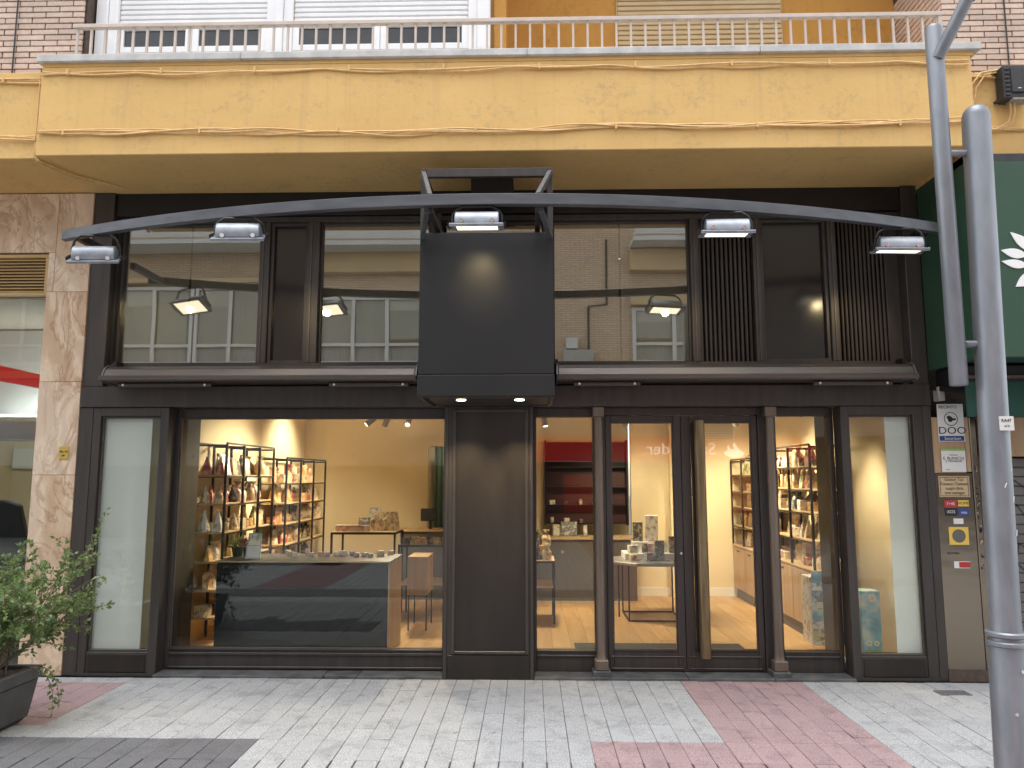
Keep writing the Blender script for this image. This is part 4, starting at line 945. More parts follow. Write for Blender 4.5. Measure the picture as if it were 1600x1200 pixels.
wallb('wall_back', 'wall_cream', .16, 1.40, 4.42, 4.50, 0, 2.8); wallb('wall_back', 'wall_cream', 1.40, 3.26, 4.20, 4.30, 0, 2.8)
wallb('wall_back', 'wall_cream', -1.52, -.75, 4.75, 4.85, 2.1, 2.8); wallb('wall_passage', 'wall_cream', -.77, -.75, 4.41, 6.6, 0, 2.8); wallb('wall_passage', 'wall_cream', -2.4, -2.35, 4.86, 6.6, 0, 2.8)
wallb('wall_passage', 'wall_cream', -2.4, -.7, 6.6, 6.65, 0, 2.8)
wallb('ceiling', 'ceiling_white', -3.46, 3.26, .30, 6.65, 2.8, 2.86)
wallb('skirting', 'white_paint', 1.41, 3.15, 4.185, 4.199, FZ, .14); wallb('skirting', 'white_paint', -3.35, -1.8, 4.735, 4.749, FZ, .14)
wallb('header', 'ceiling_white', -3.36, 3.16, .36, .42, 2.26, 2.8)
wallb('display_floor', 'wall_white', -3.80, -3.15, .171, .355, .05, .16); wallb('display_floor', 'wall_white', 2.64, 3.32, .171, .40, .05, .10)
wallb('display_top', 'wall_white', -3.90, -3.15, .171, .355, 2.26, 2.3); wallb('display_top', 'wall_white', 2.64, 3.39, .171, .439, 2.26, 2.3)
wallb('pilaster_inside', 'wall_cream', 1.92, 2.25, 4.05, 4.199, FZ, 2.8)
cur = thing('curtain', (-1.2, 6.3, 0), 'dark green pleated curtain in the passage at the back of the shop', 'curtain')
mb = MB(); n = 46
for k in range(n + 1):
    x = -1.62 + .82 * k / n; y = 6.3 + .035 * math.sin(k * 1.3); mb.v += [Vector((x, y, FZ)), Vector((x, y, 2.15))]
mb.f = [(2 * k, 2 * k + 2, 2 * k + 3, 2 * k + 1) for k in range(n)]
mb.build('cloth', 'curtain_green', cur, smooth=True); MB().tube([(-1.68, 6.3, 2.16), (-.78, 6.3, 2.16)], .012, 8).build('rod', 'black_metal', cur)

# track and spotlights
for nm, x0, x1, y, lab in (('light_track', -2.9, -.5, 2.6, 'black ceiling light track above the left counter'), ('light_track', .1, 2.9, 2.6, 'black ceiling light track behind the double door')):
    t = thing(nm, ((x0 + x1) / 2, y, 2.39), lab, 'light track'); B('bar', 'black_metal', t, x0, x1, y - .018, y + .018, 2.39, 2.42)
    for q in (x0 + .2, x1 - .2): MB().tube([(q, y, 2.42), (q, y, 2.8)], .006, 6).build('hanger', 'black_metal', t)
def spot(x, y, z, target, power, label, ang=85):
    t = thing('track_spotlight', (x, y, z), label, 'spotlight', 'warm spotlights on the shop ceiling')
    d = (Vector(target) - Vector((x, y, z))).normalized(); c = Vector((x, y, z - .07))
    MB().tube([(x, y, z + (.0 if z < 2.6 else .08)), (x, y, z - .05)], .012, 8).build('stem', 'grille_grey', t)
    MB().tube([c - d * .06, c + d * .07], .036, 14).build('can', 'grille_grey', t, smooth=True)
    MB().tube([c + d * .0705, c + d * .074], .030, 14).build('lens', 'lamp_white', t)
    lamp('beam', 'SPOT', c + d * .085, Vector(target), power * 1.6, (1, .80, .53), t, .16, ang, .8)
spot(-1.93, 2.6, 2.39, (-3.2, 2.0, 1.2), 75, 'first spotlight from left on the track above the counter', 95)
spot(-1.74, 2.6, 2.39, (-2.6, 3.6, .6), 30, 'second spotlight on left track, tilted to the back wall', 95)
spot(-1.47, 2.6, 2.39, (-1.6, 1.0, .8), 55, 'third spotlight on left track pointing down at the counter', 95)
spot(.17, 2.6, 2.39, (.4, 2.2, .7), 55, 'spotlight seen at top of narrow window left of the door', 95)
spot(1.13, 2.6, 2.39, (1.5, 3.9, .7), 30, 'spotlight seen at the top of left door leaf', 100)
spot(1.95, 2.6, 2.39, (3.0, 2.2, 1.2), 75, 'spotlight on right track aimed at near right shelves', 95)
spot(2.45, 2.6, 2.39, (2.9, 3.6, 1.2), 50, 'spotlight on right track aimed at far right shelves', 95)
spot(-2.6, 1.1, 2.8, (-3.35, 1.6, 1.5), 40, 'ceiling spotlight near the window over near left shelves', 72)
spot(2.3, 1.2, 2.8, (3.1, 1.5, 1.7), 45, 'ceiling spotlight near the window over near right shelves', 72)
spot(-2.5, 3.7, 2.8, (-3.3, 3.7, 1.6), 45, 'ceiling spotlight over the far left shelves', 95)
spot(1.2, 1.3, 2.8, (1.4, 2.2, .0), 170, 'added unseen ceiling spotlight just inside the double door', 78)  # unseen downlight added to light the floor
spot(-.3, 1.3, 2.8, (-.5, 2.4, .0), 110, 'added unseen ceiling spotlight behind the central pier', 84)  # hidden downlight added for general room light

spot(2.80, .75, 2.3, (3.15, 1.0, .2), 20, 'small added unseen spotlight above the blue cardboard display by right side window', 96)  # lamp added to brighten the wall and film at the side window
spot(-1.3, 5.6, 2.8, (-1.2, 6.3, .8), 12, 'added unseen ceiling spotlight in the passage before the green curtain', 110)  # lamp added to lift the dark passage
# ---- goods
pmesh = {}
def goods_mesh(kind, mat, s):
    k = (kind, mat, s)
    if k in pmesh: return pmesh[k]
    mb = MB(); sm = False; bev = 0
    if kind == 'gift_bag': mb.lathe([(.050, 0), (.058, .05), (.050, .10), (.018, .135), (.014, .142), (.036, .175)], 9); sm = True
    elif kind == 'paper_cone': mb.lathe([(.048, 0), (.050, .02), (.030, .10), (.010, .165), (.014, .178)], 8); sm = True
    elif kind == 'gift_box': mb.box(-.055, .055, -.045, .045, 0, .09); bev = .003
    elif kind == 'tall_box': mb.box(-.045, .045, -.035, .035, 0, .19); bev = .003
    elif kind == 'jar': mb.lathe([(.034, 0), (.038, .008), (.038, .075), (.030, .085), (.034, .086), (.034, .106), (.030, .108)], 12); sm = True
    elif kind == 'bottle': mb.lathe([(.030, 0), (.032, .01), (.032, .11), (.012, .145), (.011, .19), (.014, .191), (.014, .205)], 12); sm = True
    elif kind == 'gable_pack': mb.prism([(-.06, 0), (.06, 0), (.055, .12), (.0, .165), (-.055, .12)], -.03, .03); bev = .003
    elif kind == 'leaning_frame': mb.box(-.085, .085, -.008, .008, 0, .22).xf(Matrix.Rotation(R(-13), 4, 'X')); bev = .002
    elif kind == 'tin': mb.lathe([(.042, 0), (.045, .004), (.045, .05), (.047, .051), (.047, .066), (.043, .069)], 14); sm = True
    elif kind == 'pouch': mb.add([(-.05, -.028, 0), (.05, -.028, 0), (.05, .028, 0), (-.05, .028, 0), (-.048, -.004, .15), (.048, -.004, .15), (.048, .004, .15), (-.048, .004, .15)],
                                 [(3, 2, 1, 0), (4, 5, 6, 7), (0, 1, 5, 4), (1, 2, 6, 5), (2, 3, 7, 6), (3, 0, 4, 7)]); bev = .004
    mb.xf(Matrix.Diagonal((s, s, s, 1)))
    pmesh[k] = mb.mesh(kind, mat, bev, sm); return pmesh[k]
WORDS = {'gift_bag': 'tied gift bag', 'paper_cone': 'paper cone', 'gift_box': 'gift box', 'tall_box': 'tall box', 'jar': 'lidded jar', 'bottle': 'bottle', 'gable_pack': 'gabled pack', 'leaning_frame': 'framed card', 'tin': 'round tin', 'pouch': 'flat pouch'}
CW = {'pack_cream': 'cream', 'pack_white': 'white', 'pack_red': 'dark red', 'pack_amber': 'amber', 'pack_dark': 'dark brown', 'pack_pink': 'pink', 'pack_silver': 'grey', 'pack_kraft': 'kraft', 'pack_green': 'olive', 'pack_blue': 'blue'}
ORD = ['first', 'second', 'third', 'fourth', 'fifth', 'sixth', 'seventh', 'eighth', 'ninth', 'tenth', 'eleventh', 'twelfth', 'thirteenth', 'fourteenth', 'fifteenth', 'sixteenth', 'seventeenth', 'eighteenth', 'nineteenth', 'twentieth']
def goods(kind, mat, s, loc, rz, label, group):
    return put(kind, goods_mesh(kind, mat, s), loc, rot=(0, 0, rz), label=label, cat=WORDS[kind].split()[-1], group=group)
PAL = ['pack_cream'] * 7 + ['pack_white'] * 4 + ['pack_amber'] * 3 + ['pack_red'] * 2 + ['pack_dark'] * 2 + ['pack_kraft'] * 2 + ['pack_pink', 'pack_silver', 'pack_green']
KINDS = ['gift_bag'] * 4 + ['paper_cone'] * 3 + ['gift_box'] * 2 + ['tall_box', 'jar', 'bottle', 'gable_pack', 'gable_pack', 'leaning_frame', 'tin', 'pouch', 'pouch']
def rack(name, label, x0, x1, y0, y1, top, levels, face, unit, cabinet=0, mids=1):
    t = thing('shelf_rack', ((x0 + x1) / 2, (y0 + y1) / 2, FZ), label, 'shelving', 'black metal shelf racks with goods')
    ys = [y0 + (y1 - y0) * k / (mids + 1) for k in range(mids + 2)]; r = .011
    for x in (x0, x1):
        for y in ys: MB().box(x - r, x + r, y - r, y + r, max(FZ, cabinet + .001), top).build('post', 'black_metal', t)
        B('top_bar', 'black_metal', t, x - r + .001, x + r - .001, y0, y1, top + .0005, top + .02)
    for y in ys: B('cross_bar', 'black_metal', t, x0 + r, x1 - r, y - .008, y + .008, top - .02, top - .002)
    for z in levels:
        B('shelf_board', 'oak_shelf', t, x0 + .012, x1 - .012, y0 + .012, y1 - .012, z - .02, z, .002)
        for x in (x0, x1): B('shelf_edge', 'black_metal', t, x - .006, x + .006, y0 + .012, y1 - .012, z - .03, z - .012)
    if cabinet:
        xf = x0 if face < 0 else x1
        B('plinth', 'counter_grey', t, x0 + .03, x1, y0, y1, FZ, .16)
        B('carcass', 'oak_door', t, x0 + .012, x1, y0, y1, .161, cabinet - .022, .002)
        B('worktop', 'oak_shelf', t, x0 - .015, x1, y0 - .01, y1 + .01, cabinet - .02, cabinet, .002)
        nd = max(2, round((y1 - y0) / .55))
        for k in range(nd):
            a = y0 + (y1 - y0) * k / nd + .004; b = y0 + (y1 - y0) * (k + 1) / nd - .004
            d = B('cabinet_door', 'oak_door', t, x0 - .008, x0 + .010, a, b, .165, cabinet - .028, .002)
            B('pull', 'black_metal', d, x0 - .016, x0 - .009, (a + b) / 2 - .06, (a + b) / 2 + .06, cabinet - .085, cabinet - .07)
    for li, z in enumerate(([cabinet] if cabinet else []) + list(levels)):
        y = y0 + .07; k = 0; theme = random.sample(KINDS, 3)
        while y < y1 - .06 and k < 20:
            kind = random.choice(theme if random.random() < .75 else KINDS); s = random.uniform(.95, 1.3)
            mat = random.choice(PAL)
            s = round(s * 5) / 5
            if (li + 1 < len(levels) + bool(cabinet)) or True:
                for row in ((.30, .72) if kind in ('gift_bag', 'paper_cone', 'jar', 'tin', 'bottle', 'gift_box') and random.random() < .6 else (random.uniform(.35, .6),)):
                    gx = x0 + (x1 - x0) * row
                    nth = ORD[k]; sh_n = ['lowest', 'second', 'third', 'fourth', 'fifth', 'sixth'][li]
                    side = '' if row not in (.30, .72) else (' near' if (row == .30) == (face < 0) else ' rear')
                    goods(kind, mat, s, (gx, y, z + .0005), random.uniform(-.4, .4) + (math.pi / 2 if kind in ('leaning_frame', 'gable_pack', 'pouch', 'tall_box', 'gift_box') else 0) + (math.pi if face < 0 and kind == 'leaning_frame' else 0),
                          f'{CW[mat]} {WORDS[kind]}, {nth} from window{side and " in" + side + " row"}, {sh_n} shelf, {unit} rack', 'goods on the ' + unit + ' rack')
            y += {'leaning_frame': .19, 'gable_pack': .15, 'gift_box': .14}.get(kind, .112) * s + random.uniform(0, .012); k += 1
rack('a', 'tall black metal shelf rack nearest the window on the left wall', -3.32, -3.0, .95, 2.33, 1.97, (.30, .56, .83, 1.11, 1.39, 1.67), 1, 'near left', 0, 2)
rack('b', 'lower black metal shelf rack further back on the left wall', -3.30, -2.98, 2.75, 4.5, 1.87, (.55, .83, 1.08, 1.33, 1.58), 1, 'far left', 0, 2)
rack('c', 'tall shelf rack over oak cabinets near the window on right wall', 2.78, 3.12, 1.16, 2.45, 1.96, (1.02, 1.30, 1.53, 1.76), -1, 'near right', .74, 1)
rack('d', 'lower shelf rack over oak cabinets further back on right wall', 2.78, 3.12, 2.62, 4.15, 1.87, (1.00, 1.25, 1.46, 1.68), -1, 'far right', .74, 2)

# ---- counter in the main window
ct = thing('sales_counter', (-2.09, .9, FZ), 'long dark counter with oak end panel just behind the main window', 'counter')
B('front_panel', 'counter_dark', ct, -2.885, -1.303, .56, .585, FZ, .868); B('body', 'counter_dark', ct, -2.885, -1.303, .586, 1.20, FZ, .868)
B('end_panel', 'oak_door', ct, -1.302, -1.29, .56, 1.21, FZ, .868, .002); B('top', 'counter_grey', ct, -2.90, -1.28, .55, 1.22, .869, .882, .003); B('top_edge', 'oak_shelf', ct, -2.90, -1.28, .538, .549, .869, .882, .002)
def card_stand(x, y, z, wd, ht, mat, label):
    t = thing('card_stand', (x, y, z), label, 'card'); MB().box(-wd / 2, wd / 2, -.004, .004, 0, ht).xf(Matrix.Translation((x, y, z + .004)) @ Matrix.Rotation(R(-10), 4, 'X')).build('card', mat, t)
    MB().box(x - wd / 2, x + wd / 2, y - .01, y + .05, z, z + .004).build('foot', 'display_glass', t)
    MB().frame(-wd / 2 + .006, wd / 2 - .006, .006, ht - .006, -.0062, -.0045, .003).xf(Matrix.Translation((x, y, z + .004)) @ Matrix.Rotation(R(-10), 4, 'X')).build('card_border', 'counter_grey', t)
card_stand(-2.60, .68, .8825, .14, .13, 'paper_white', 'white framed card standing on left end of dark counter')
card_stand(-2.64, .80, .8825, .13, .23, 'pack_white', 'taller printed card behind the white card on the counter')
def flower_pot(x, y, z, label, mat, n=26):
    t = thing('flower_pot', (x, y, z), label, 'plant'); MB().lathe([(.045, 0), (.06, .08), (.062, .09)], 12, (x, y, z)).build('pot', 'box_black', t, smooth=True)
    lf = MB(); r2 = random.Random(n)
    for k in range(n):
        a = r2.uniform(0, 6.28); e = r2.uniform(.1, 1.4); d = Vector((math.cos(a) * math.cos(e), math.sin(a) * math.cos(e), math.sin(e)))
        p = Vector((x, y, z + .08)) + d * .02; s = d.cross(Vector((0, 0, 1)) + d.orthogonal() * .3).normalized(); L = r2.uniform(.07, .14)
        lf.add([p, p + d * L * .5 + s * L * .2, p + d * L, p + d * L * .5 - s * L * .2], [(0, 1, 2), (0, 2, 3)])
    lf.build('leaves', mat, t)
flower_pot(-2.86, .98, .8825, 'small dark green potted plant at left end of counter', 'leaf_green'); flower_pot(-2.74, .95, .8825, 'red leaved potted plant beside the framed card on counter', 'pack_red', 30)
for k in range(15):
    x = -2.42 + k * .074; kind = random.choice(('tin', 'gift_box', 'jar', 'tin')); mat = random.choice(('pack_cream', 'pack_silver', 'pack_amber', 'pack_white', 'pack_pink'))
    goods(kind, mat, .6, (x, .95 + random.uniform(-.15, .2), .8825), random.uniform(0, 3), f'small {CW[mat]} {WORDS[kind]} on dark counter, {ORD[k]} from its left end', 'small goods on the counter')
def frame_table(x0, x1, y0, y1, h, label, glass_top=False, cat='table'):
    t = thing('display_table', ((x0 + x1) / 2, (y0 + y1) / 2, FZ), label, cat)
    for x in (x0, x1 - .022):
        for y in (y0, y1 - .022): B('leg', 'black_metal', t, x, x + .022, y, y + .022, FZ, h - .03)
    MB().box(x0, x1, y0, y0 + .022, h - .0295, h - .006).box(x0, x1, y1 - .022, y1, h - .0295, h - .006).box(x0, x0 + .022, y0 + .0225, y1 - .0225, h - .0295, h - .006).box(x1 - .022, x1, y0 + .0225, y1 - .0225, h - .0295, h - .006).build('top_frame', 'black_metal', t)
    B('top', 'display_glass' if glass_top else 'oak_shelf', t, x0 + .003, x1 - .003, y0 + .003, y1 - .003, h - .0055, h)
    B('lower_shelf', 'oak_shelf', t, x0 + .023, x1 - .023, y0 + .023, y1 - .023, .42, .44); return t
frame_table(-2.30, -1.55, 2.3, 2.85, 1.02, 'black framed display table with gift packs behind the counter')
frame_table(-1.52, -.95, 2.3, 2.9, .88, 'glass topped display table next to the passage', True)
for k in range(9):
    x = -2.22 + k * .075; mat = 'pack_pink' if k < 5 else 'pack_cream'; kind = 'gift_box' if k < 5 else ('leaning_frame', 'gable_pack')[k % 2]
    goods(kind, mat, .8 if k < 5 else 1.0, (x, 2.42 + (.16 if k >= 5 else 0), 1.0205), .1 * k, f'{CW[mat]} {WORDS[kind]}, {ORD[k]} from left on black framed display table', 'packs on the black framed table')
for k, (dx, hh, mt) in enumerate(((-1.86, .26, 'pack_white'), (-1.68, .2, 'pack_amber'), (-1.98, .14, 'pack_silver'))):
    card_stand(dx, 2.62, 1.0205, .15, hh, mt, ('tall white', 'amber', 'low grey')[k] + ' printed display board on the black framed table')
for k in range(6):
    goods('tin', ('pack_dark', 'pack_cream', 'pack_amber')[k % 3], 1.0, (-1.45 + k * .09, 2.45 + .1 * (k % 2), .8805), 0, f'{("dark brown", "cream", "amber")[k % 3]} round tin, {ORD[k]} from left on glass topped table', 'tins on the glass table')
wc = thing('oak_cabinet', (-1.12, 1.7, FZ), 'small oak cabinet on thin black legs beside the counter end', 'cabinet')
B('body', 'oak_door', wc, -1.32, -1.10, 1.75, 2.2, .40, .80, .003)
for x in (-1.31, -1.12):
    for y in (1.76, 2.18): B('leg', 'black_metal', wc, x, x + .014, y, y + .014, FZ, .399)
pe = thing('shop_till', (-1.55, 3.9, FZ), 'dark till stand with black monitor at the back of the shop', 'till')
B('stand', 'counter_grey', pe, -1.75, -.95, 3.8, 4.2, FZ, .92); B('top', 'oak_shelf', pe, -1.78, -.92, 3.77, 4.23, .921, .945)
MB().box(-1.50, -1.30, 3.93, 3.96, 1.05, 1.22).build('monitor', 'box_black', pe, .01); MB().tube([(-1.37, 3.96, .945), (-1.37, 3.96, 1.1)], .02, 8).build('neck', 'box_black', pe)
MB().lathe([(.05, 0), (.06, .03), (.045, .05)], 10, (-1.1, 3.95, .945)).build('dish', 'white_paint', pe, smooth=True)

# ---- centre: octagonal table with packs, left display table, back counter and red niche
ot = thing('stone_table', (1.45, 2.55, FZ), 'low grey stone topped table on black wire legs behind the door', 'table')
oc_ = [(1.40 + .56 * math.cos(R(22.5 + 45 * k)), 2.62 + .50 * math.sin(R(22.5 + 45 * k))) for k in range(8)]
mb = MB(); mb.add([(x, y, z) for z in (.655, .69) for x, y in oc_], [tuple(reversed(range(8))), tuple(range(8, 16))] + [(i, (i + 1) % 8, (i + 1) % 8 + 8, i + 8) for i in range(8)]).build('top', 'stone_top', ot, .004)
for x, y in ((1.10, 2.32), (1.70, 2.32), (1.10, 2.92), (1.70, 2.92), (1.02, 2.62), (1.78, 2.62)): B('leg', 'black_metal', ot, x, x + .016, y, y + .016, FZ, .654)
MB().box(1.117, 1.699, 2.32, 2.336, FZ, FZ + .016).box(1.117, 1.699, 2.92, 2.936, FZ, FZ + .016).box(1.10, 1.116, 2.337, 2.919, FZ, FZ + .016).box(1.70, 1.716, 2.337, 2.919, FZ, FZ + .016).build('base_frame', 'black_metal', ot)
rs_ = thing('riser', (1.4, 2.7, .69), 'white two-step display riser on the stone table', 'riser'); B('step', 'white_paint', rs_, 1.10, 1.75, 2.55, 2.95, .6905, .76, .003); B('upper_step', 'white_paint', rs_, 1.22, 1.62, 2.72, 2.95, .7605, .88, .003)
for k, (kind, mat, s, x, y, z) in enumerate((('tall_box', 'pack_dark', 1.2, 1.29, 2.82, .8805), ('tall_box', 'pack_white', 1.6, 1.46, 2.84, .8805), ('gift_box', 'pack_pink', 1.2, 1.45, 2.66, .7605), ('tall_box', 'pack_silver', 1.2, 1.48, 2.46, .6905),
                                             ('tall_box', 'pack_dark', 1.0, 1.68, 2.66, .7605), ('gift_box', 'pack_white', 1.0, 1.20, 2.62, .7605), ('jar', 'pack_dark', 1.0, 1.34, 2.62, .7605), ('gift_box', 'pack_silver', 1.0, 1.36, 2.44, .6905), ('tin', 'pack_cream', 1.0, 1.18, 2.45, .6905))):
    goods(kind, mat, s, (x, y, z), .1 * k - .3, f'{CW[mat]} {WORDS[kind]} on stone table display, {("upper left", "tallest", "middle", "front", "right edge", "left edge", "beside pink box", "front low", "front left corner")[k]}', 'packs on the stone table')
lt = frame_table(-.25, .27, 2.15, 2.7, .72, 'black framed stepped display table beside the central pier')
B('upper_step', 'oak_shelf', lt, -.2, .22, 2.4, 2.65, .84, .86); B('step_side', 'oak_shelf', lt, -.2, .22, 2.645, 2.665, .7205, .839)
for k in range(7):
    kind = ('gift_bag', 'paper_cone', 'gift_box', 'jar')[k % 4]; mat = ('pack_cream', 'pack_amber', 'pack_white', 'pack_dark')[(k * 3) % 4]
    up = k < 4; goods(kind, mat, 1.0, (.18 - (k % 4) * .1, 2.5 if up else 2.25, .8605 if up else .7205), .3 * k, f'{CW[mat]} {WORDS[kind]}, {ORD[k % 4]} from right on {"upper" if up else "lower"} step of stepped table', 'goods on the stepped table')
bc = thing('back_counter', (.8, 3.85, FZ), 'long grey counter with oak top below the red niche', 'counter')
B('front', 'counter_grey', bc, -.30, 1.40, 3.76, 4.19, FZ, .82); B('top', 'oak_shelf', bc, -.31, 1.41, 3.73, 4.19, .821, .85, .003)
MB().tube([(.42, 3.757, .66), (.42, 3.752, .66)], .022, 10).build('knob', 'bolt_metal', bc)
ni = thing('red_niche', (.78, 4.35, 1.0), 'dark wall niche with painted red reflection, thin shelves above the back counter', 'shelf')
B('back', 'reflection_glue_red', ni, .22, 1.34, 4.40, 4.415, 1.0, 2.14); B('side', 'black_metal', ni, .20, .219, 4.19, 4.415, .98, 2.16); B('side', 'black_metal', ni, 1.341, 1.36, 4.19, 4.415, .98, 2.16)
B('upper_back', 'counter_dark', ni, .22, 1.34, 4.385, 4.399, 1.72, 2.14)
for z in (1.0, 1.25, 1.50, 1.78): B('shelf_board', 'black_metal', ni, .22, 1.34, 4.20, 4.384, z, z + .012)
for k in range(9):
    mat = ('pack_white', 'pack_dark', 'pack_cream')[k % 3]; kind = ('gift_box', 'tin', 'jar')[k % 3]; lv_ = 1.263 if k < 5 else 1.013
    goods(kind, mat, .7, (.30 + (k % 5) * .2, 4.28, lv_), .2, f'small {CW[mat]} {WORDS[kind]}, {ORD[k % 5]} from left on {"second" if k < 5 else "lowest"} niche shelf', 'small goods in the red niche')
for k, (x, wd, ht, mt) in enumerate(((.35, .10, .15, 'pack_white'), (.52, .22, .19, 'pack_silver'), (.74, .05, .14, 'pack_white'), (.92, .08, .15, 'pack_dark'))):
    card_stand(x, 3.95, .8505, wd, ht, mt, ('small white', 'wide grey', 'narrow white', 'dark')[k] + ' framed card standing on the back counter')
MB().box(.42, 2.02, .75, 1.18, FZ + .001, FZ + .009).build('door_mat', 'mat_grey', None, .003, label='dark grey doormat just inside the double door', cat='mat')
def display_box(name, label, x0, x1, y0, y1, z1, mats):
    t = thing(name, ((x0 + x1) / 2, (y0 + y1) / 2, FZ), label, 'display'); B('carton', mats[0], t, x0, x1, y0, y1, FZ + .07, z1, .004)
    h = (z1 - FZ) / 4
    for k, mt in enumerate(mats[1:]): B('printed_panel', mt, t, x0 + .015, x1 - .015, y0 - .004, y0 - .0005, FZ + .12 + k * h, FZ + .05 + (k + 1) * h)
    return t
display_box('carton_display', 'pale cardboard display stand at foot of the near right shelves', 2.60, 2.82, .82, 1.05, .72, ('pack_white', 'pack_green', 'pack_blue', 'pack_silver', 'pack_blue'))
bd = display_box('blue_display', 'sky blue cardboard display with flowers standing in the right side window', 2.93, 3.10, .50, .66, .64, ('pack_blue',))
def daisy(cx, cz, r):
    for k in range(6):
        a = k * math.pi / 3; MB().tube([(cx + r * .6 * math.cos(a), .4955, cz + r * .6 * math.sin(a)), (cx + r * .6 * math.cos(a), .4985, cz + r * .6 * math.sin(a))], r * .42, 10).build('petal', 'white_paint', bd)
    MB().tube([(cx, .494, cz), (cx, .4952, cz)], r * .4, 10).build('flower_centre', 'sticker_yellow', bd)
daisy(3.03, .58, .035); daisy(2.985, .19, .025); daisy(3.05, .19, .025)
for x in (2.985, 3.05): B('flower_stem', 'sticker_green', bd, x - .005, x + .005, .4955, .4985, .10, .165)
B('grass_print', 'sticker_green', bd, 2.945, 3.085, .4965, .4985, .10, .135)
wv = thing('reflection_slats', (2.4, 4.2, 2.2), 'white slats modelled for a reflection, high on the back wall', 'vent')  # solid slats stand in for a reflection in the glass
MB().frame(2.15, 2.85, 2.16, 2.48, 4.17, 4.199, .02).build('reflection_frame', 'white_paint', wv)
sm = MB().box(-.328, .328, -.008, .008, 0, .018).mesh('slat', 'white_paint')
for k in range(8): put('slat', sm, (2.5, 4.185, 2.19 + k * .034), wv)

# ---------------------------------------------------------------- opposite side of the street (seen in the glass)
OY = -13.66
ob = thing('opposite_building', (0, OY, 0), 'brick apartment block with white windows across the street, mirrored in the shop glass', 'building')
B('brick_wall', 'opposite_brick', ob, -26, 22, OY - .6, OY, 4.45, 10.3); B('stone_band', 'opposite_stone', ob, -26, 22, OY - .6, OY + .02, 2.72, 4.45)
B('band', 'opposite_band', ob, -26, 22, OY, OY + .35, 4.3, 4.5)
def opp_window(x0, x1, z0, z1, n):
    wn = MB().frame(x0, x1, z0, z1, OY + .001, OY + .12, .09).build('window', 'opposite_frame', ob)
    wd = (x1 - x0 - .18) / n; B('sill', 'opposite_frame', wn, x0 - .05, x1 + .05, OY + .121, OY + .2, z0 - .05, z0 + .01)
    B('transom', 'opposite_frame', wn, x0 + .091, x1 - .091, OY + .02, OY + .11, z0 + .5, z0 + .58)
    for k in range(n):
        a = x0 + .09 + k * wd
        if k: B('mullion', 'opposite_frame', wn, a - .05, a + .05, OY + .111, OY + .13, z0 + .09, z1 - .09)
        B('curtain', 'opposite_curtain', wn, a + .02, a + wd - .02, OY + .001, OY + .006, z0 + .091, z1 - .091)
        B('pane', 'opposite_glass', wn, a + .01, a + wd - .01, OY + .05, OY + .056, z0 + .585, z1 - .092)
        if k % 2 == 0: B('blind', 'opposite_frame', wn, a + .04, a + wd - .04, OY + .012, OY + .03, z1 - .09 - random.uniform(.2, .7), z1 - .093)
for x0, x1, z0, z1, n in ((-11.5, -9.35, 4.7, 6.9, 2), (-9.3, -7.3, 4.7, 6.9, 2), (-5.9, -2.9, 4.7, 6.6, 3), (2.8, 5.0, 4.7, 6.25, 2), (6.4, 9.2, 4.7, 6.6, 3), (-16, -13, 4.7, 6.8, 3), (11, 14, 4.7, 6.6, 3),): opp_window(x0, x1, z0, z1, n)
for x0, x1, z0, z1 in ((-12, -7.0, 6.98, 7.1), (-6.1, -2.6, 7.25, 7.9), (2.75, 9.6, 7.25, 7.85), (2.75, 9.6, 6.3, 6.72)): B('render_band', 'opposite_band', ob, x0, x1, OY + .002, OY + .3, z0, z1)
def balcony(x0, x1, z):
    b = B('balcony', 'opposite_stone', ob, x0, x1, OY + .003, OY + .95, z - .12, z)
    MB().box(x0, x1, OY + .90, OY + .94, z + .45, z + .50).box(x0, x1, OY + .90, OY + .94, z + .06, z + .10).build('handrail', 'opposite_frame', b)
    k = x0 + .1
    while k < x1: B('panel_bar', 'opposite_frame', b, k, k + .05, OY + .905, OY + .935, z + .101, z + .449); k += .9
    B('privacy_glass', 'opposite_stone', b, x0 + .05, x1 - .05, OY + .915, OY + .925, z + .11, z + .44)
balcony(-11.8, -7.2, 8.0); balcony(-6.1, -2.6, 7.93); balcony(2.75, 9.6, 8.0)
MB().tube([(1.6, OY + .03, 4.5), (1.6, OY + .03, 6.3), (2.1, OY + .03, 6.35), (2.1, OY + .03, 8.2)], .03, 6).build('pipe', 'black_metal', ob)
B('wall_unit', 'grille_grey', ob, .9, 1.7, OY + .001, OY + .25, 4.6, 5.05); B('wall_unit', 'opposite_frame', ob, .98, 1.3, OY + .001, OY + .2, 5.1, 5.4)
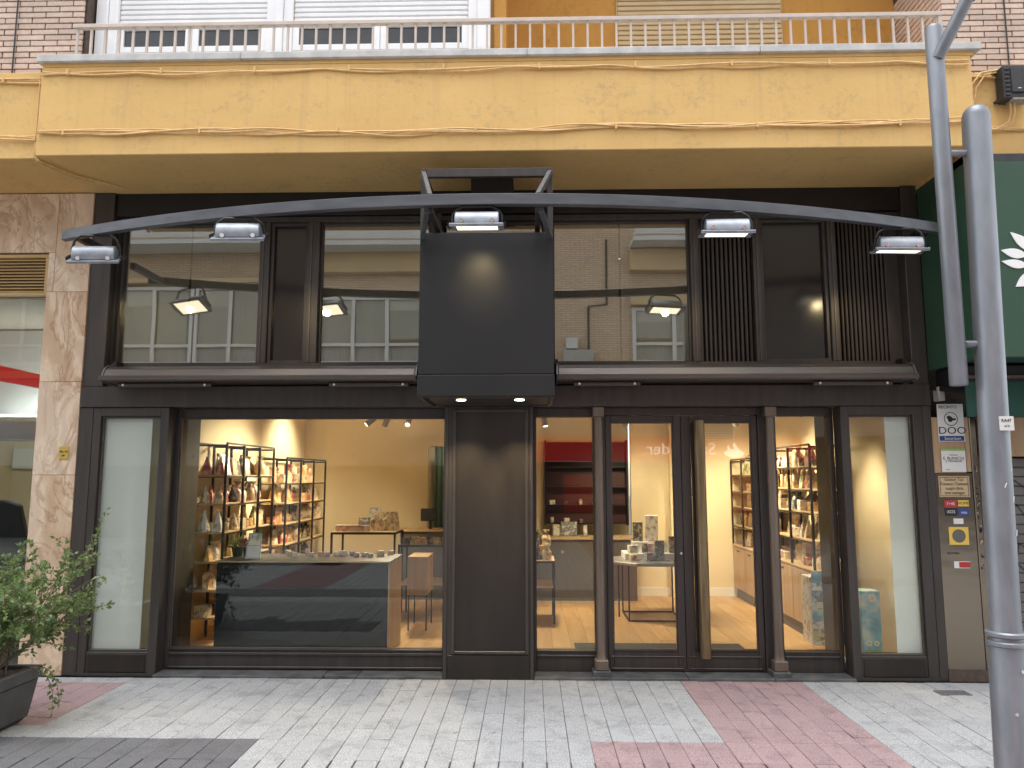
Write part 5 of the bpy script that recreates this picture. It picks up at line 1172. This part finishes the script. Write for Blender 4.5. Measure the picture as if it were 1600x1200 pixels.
# ground floor shops
B('shop_glass', 'opposite_dark', ob, -26, -.6, OY - .3, OY - .25, 0, 1.95); B('fascia', 'opposite_stone', ob, -26, -.6, OY - .59, OY + .25, 1.95, 2.42)
for k in range(20): MB().tube([(-12.2 + k * .62, OY + .251, 2.2), (-12.2 + k * .62, OY + .256, 2.2)], .045, 10).build('fascia_spot', 'box_black', ob)
B('stone_pier', 'opposite_stone', ob, -.59, .12, OY - .3, OY + .1, 0, 2.71); B('stone_infill', 'opposite_stone', ob, -26, -.6, OY - .59, OY - .01, 2.421, 2.715)
B('stone_pier', 'opposite_stone', ob, -6.9, -6.2, OY - .24, OY + .1, 0, 1.949)
bk = thing('bank_front', (4, OY, 0), 'red bank fascia with white lettering across the street, mirrored in the door glass', 'sign')
B('fascia', 'added_glow_red', bk, .13, 7.6, OY - .1, OY + .15, 2.06, 2.70); B('glass_front', 'opposite_dark', bk, .13, 7.6, OY - .3, OY - .25, 0, 2.055)
B('red_poster', 'sign_red', bk, .9, 1.9, OY - .245, OY - .22, .7, 1.7); B('red_poster', 'sign_red', bk, 5.4, 6.6, OY - .245, OY - .22, .6, 1.7)
text('lettering', 'Santander', .46, (4.02, OY + .16, 2.37), 'added_glow_white', bk, rot=(90, 0, 180), depth=.01)
# emblem: oval base with flame, on the reader's left of the lettering (towards +x seen from the shop)
n = 24
MB().prism([(5.42 + .27 * math.cos(2 * math.pi * k / n), 2.27 + .115 * math.sin(2 * math.pi * k / n)) for k in range(n)], OY + .151, OY + .165).build('emblem_base', 'added_glow_white', bk)
MB().prism([(5.50, 2.28), (5.58, 2.36), (5.50, 2.46), (5.44, 2.58), (5.40, 2.48), (5.44, 2.40), (5.40, 2.33)], OY + .151, OY + .168).build('emblem_flame', 'added_glow_white', bk)
MB().prism([(5.40, 2.27), (5.36, 2.36), (5.30, 2.43), (5.27, 2.50), (5.24, 2.42), (5.29, 2.34), (5.31, 2.27)], OY + .151, OY + .168).build('emblem_flame', 'added_glow_white', bk)
B('shop_glass', 'opposite_dark', ob, 7.61, 22, OY - .3, OY - .25, 0, 2.715)
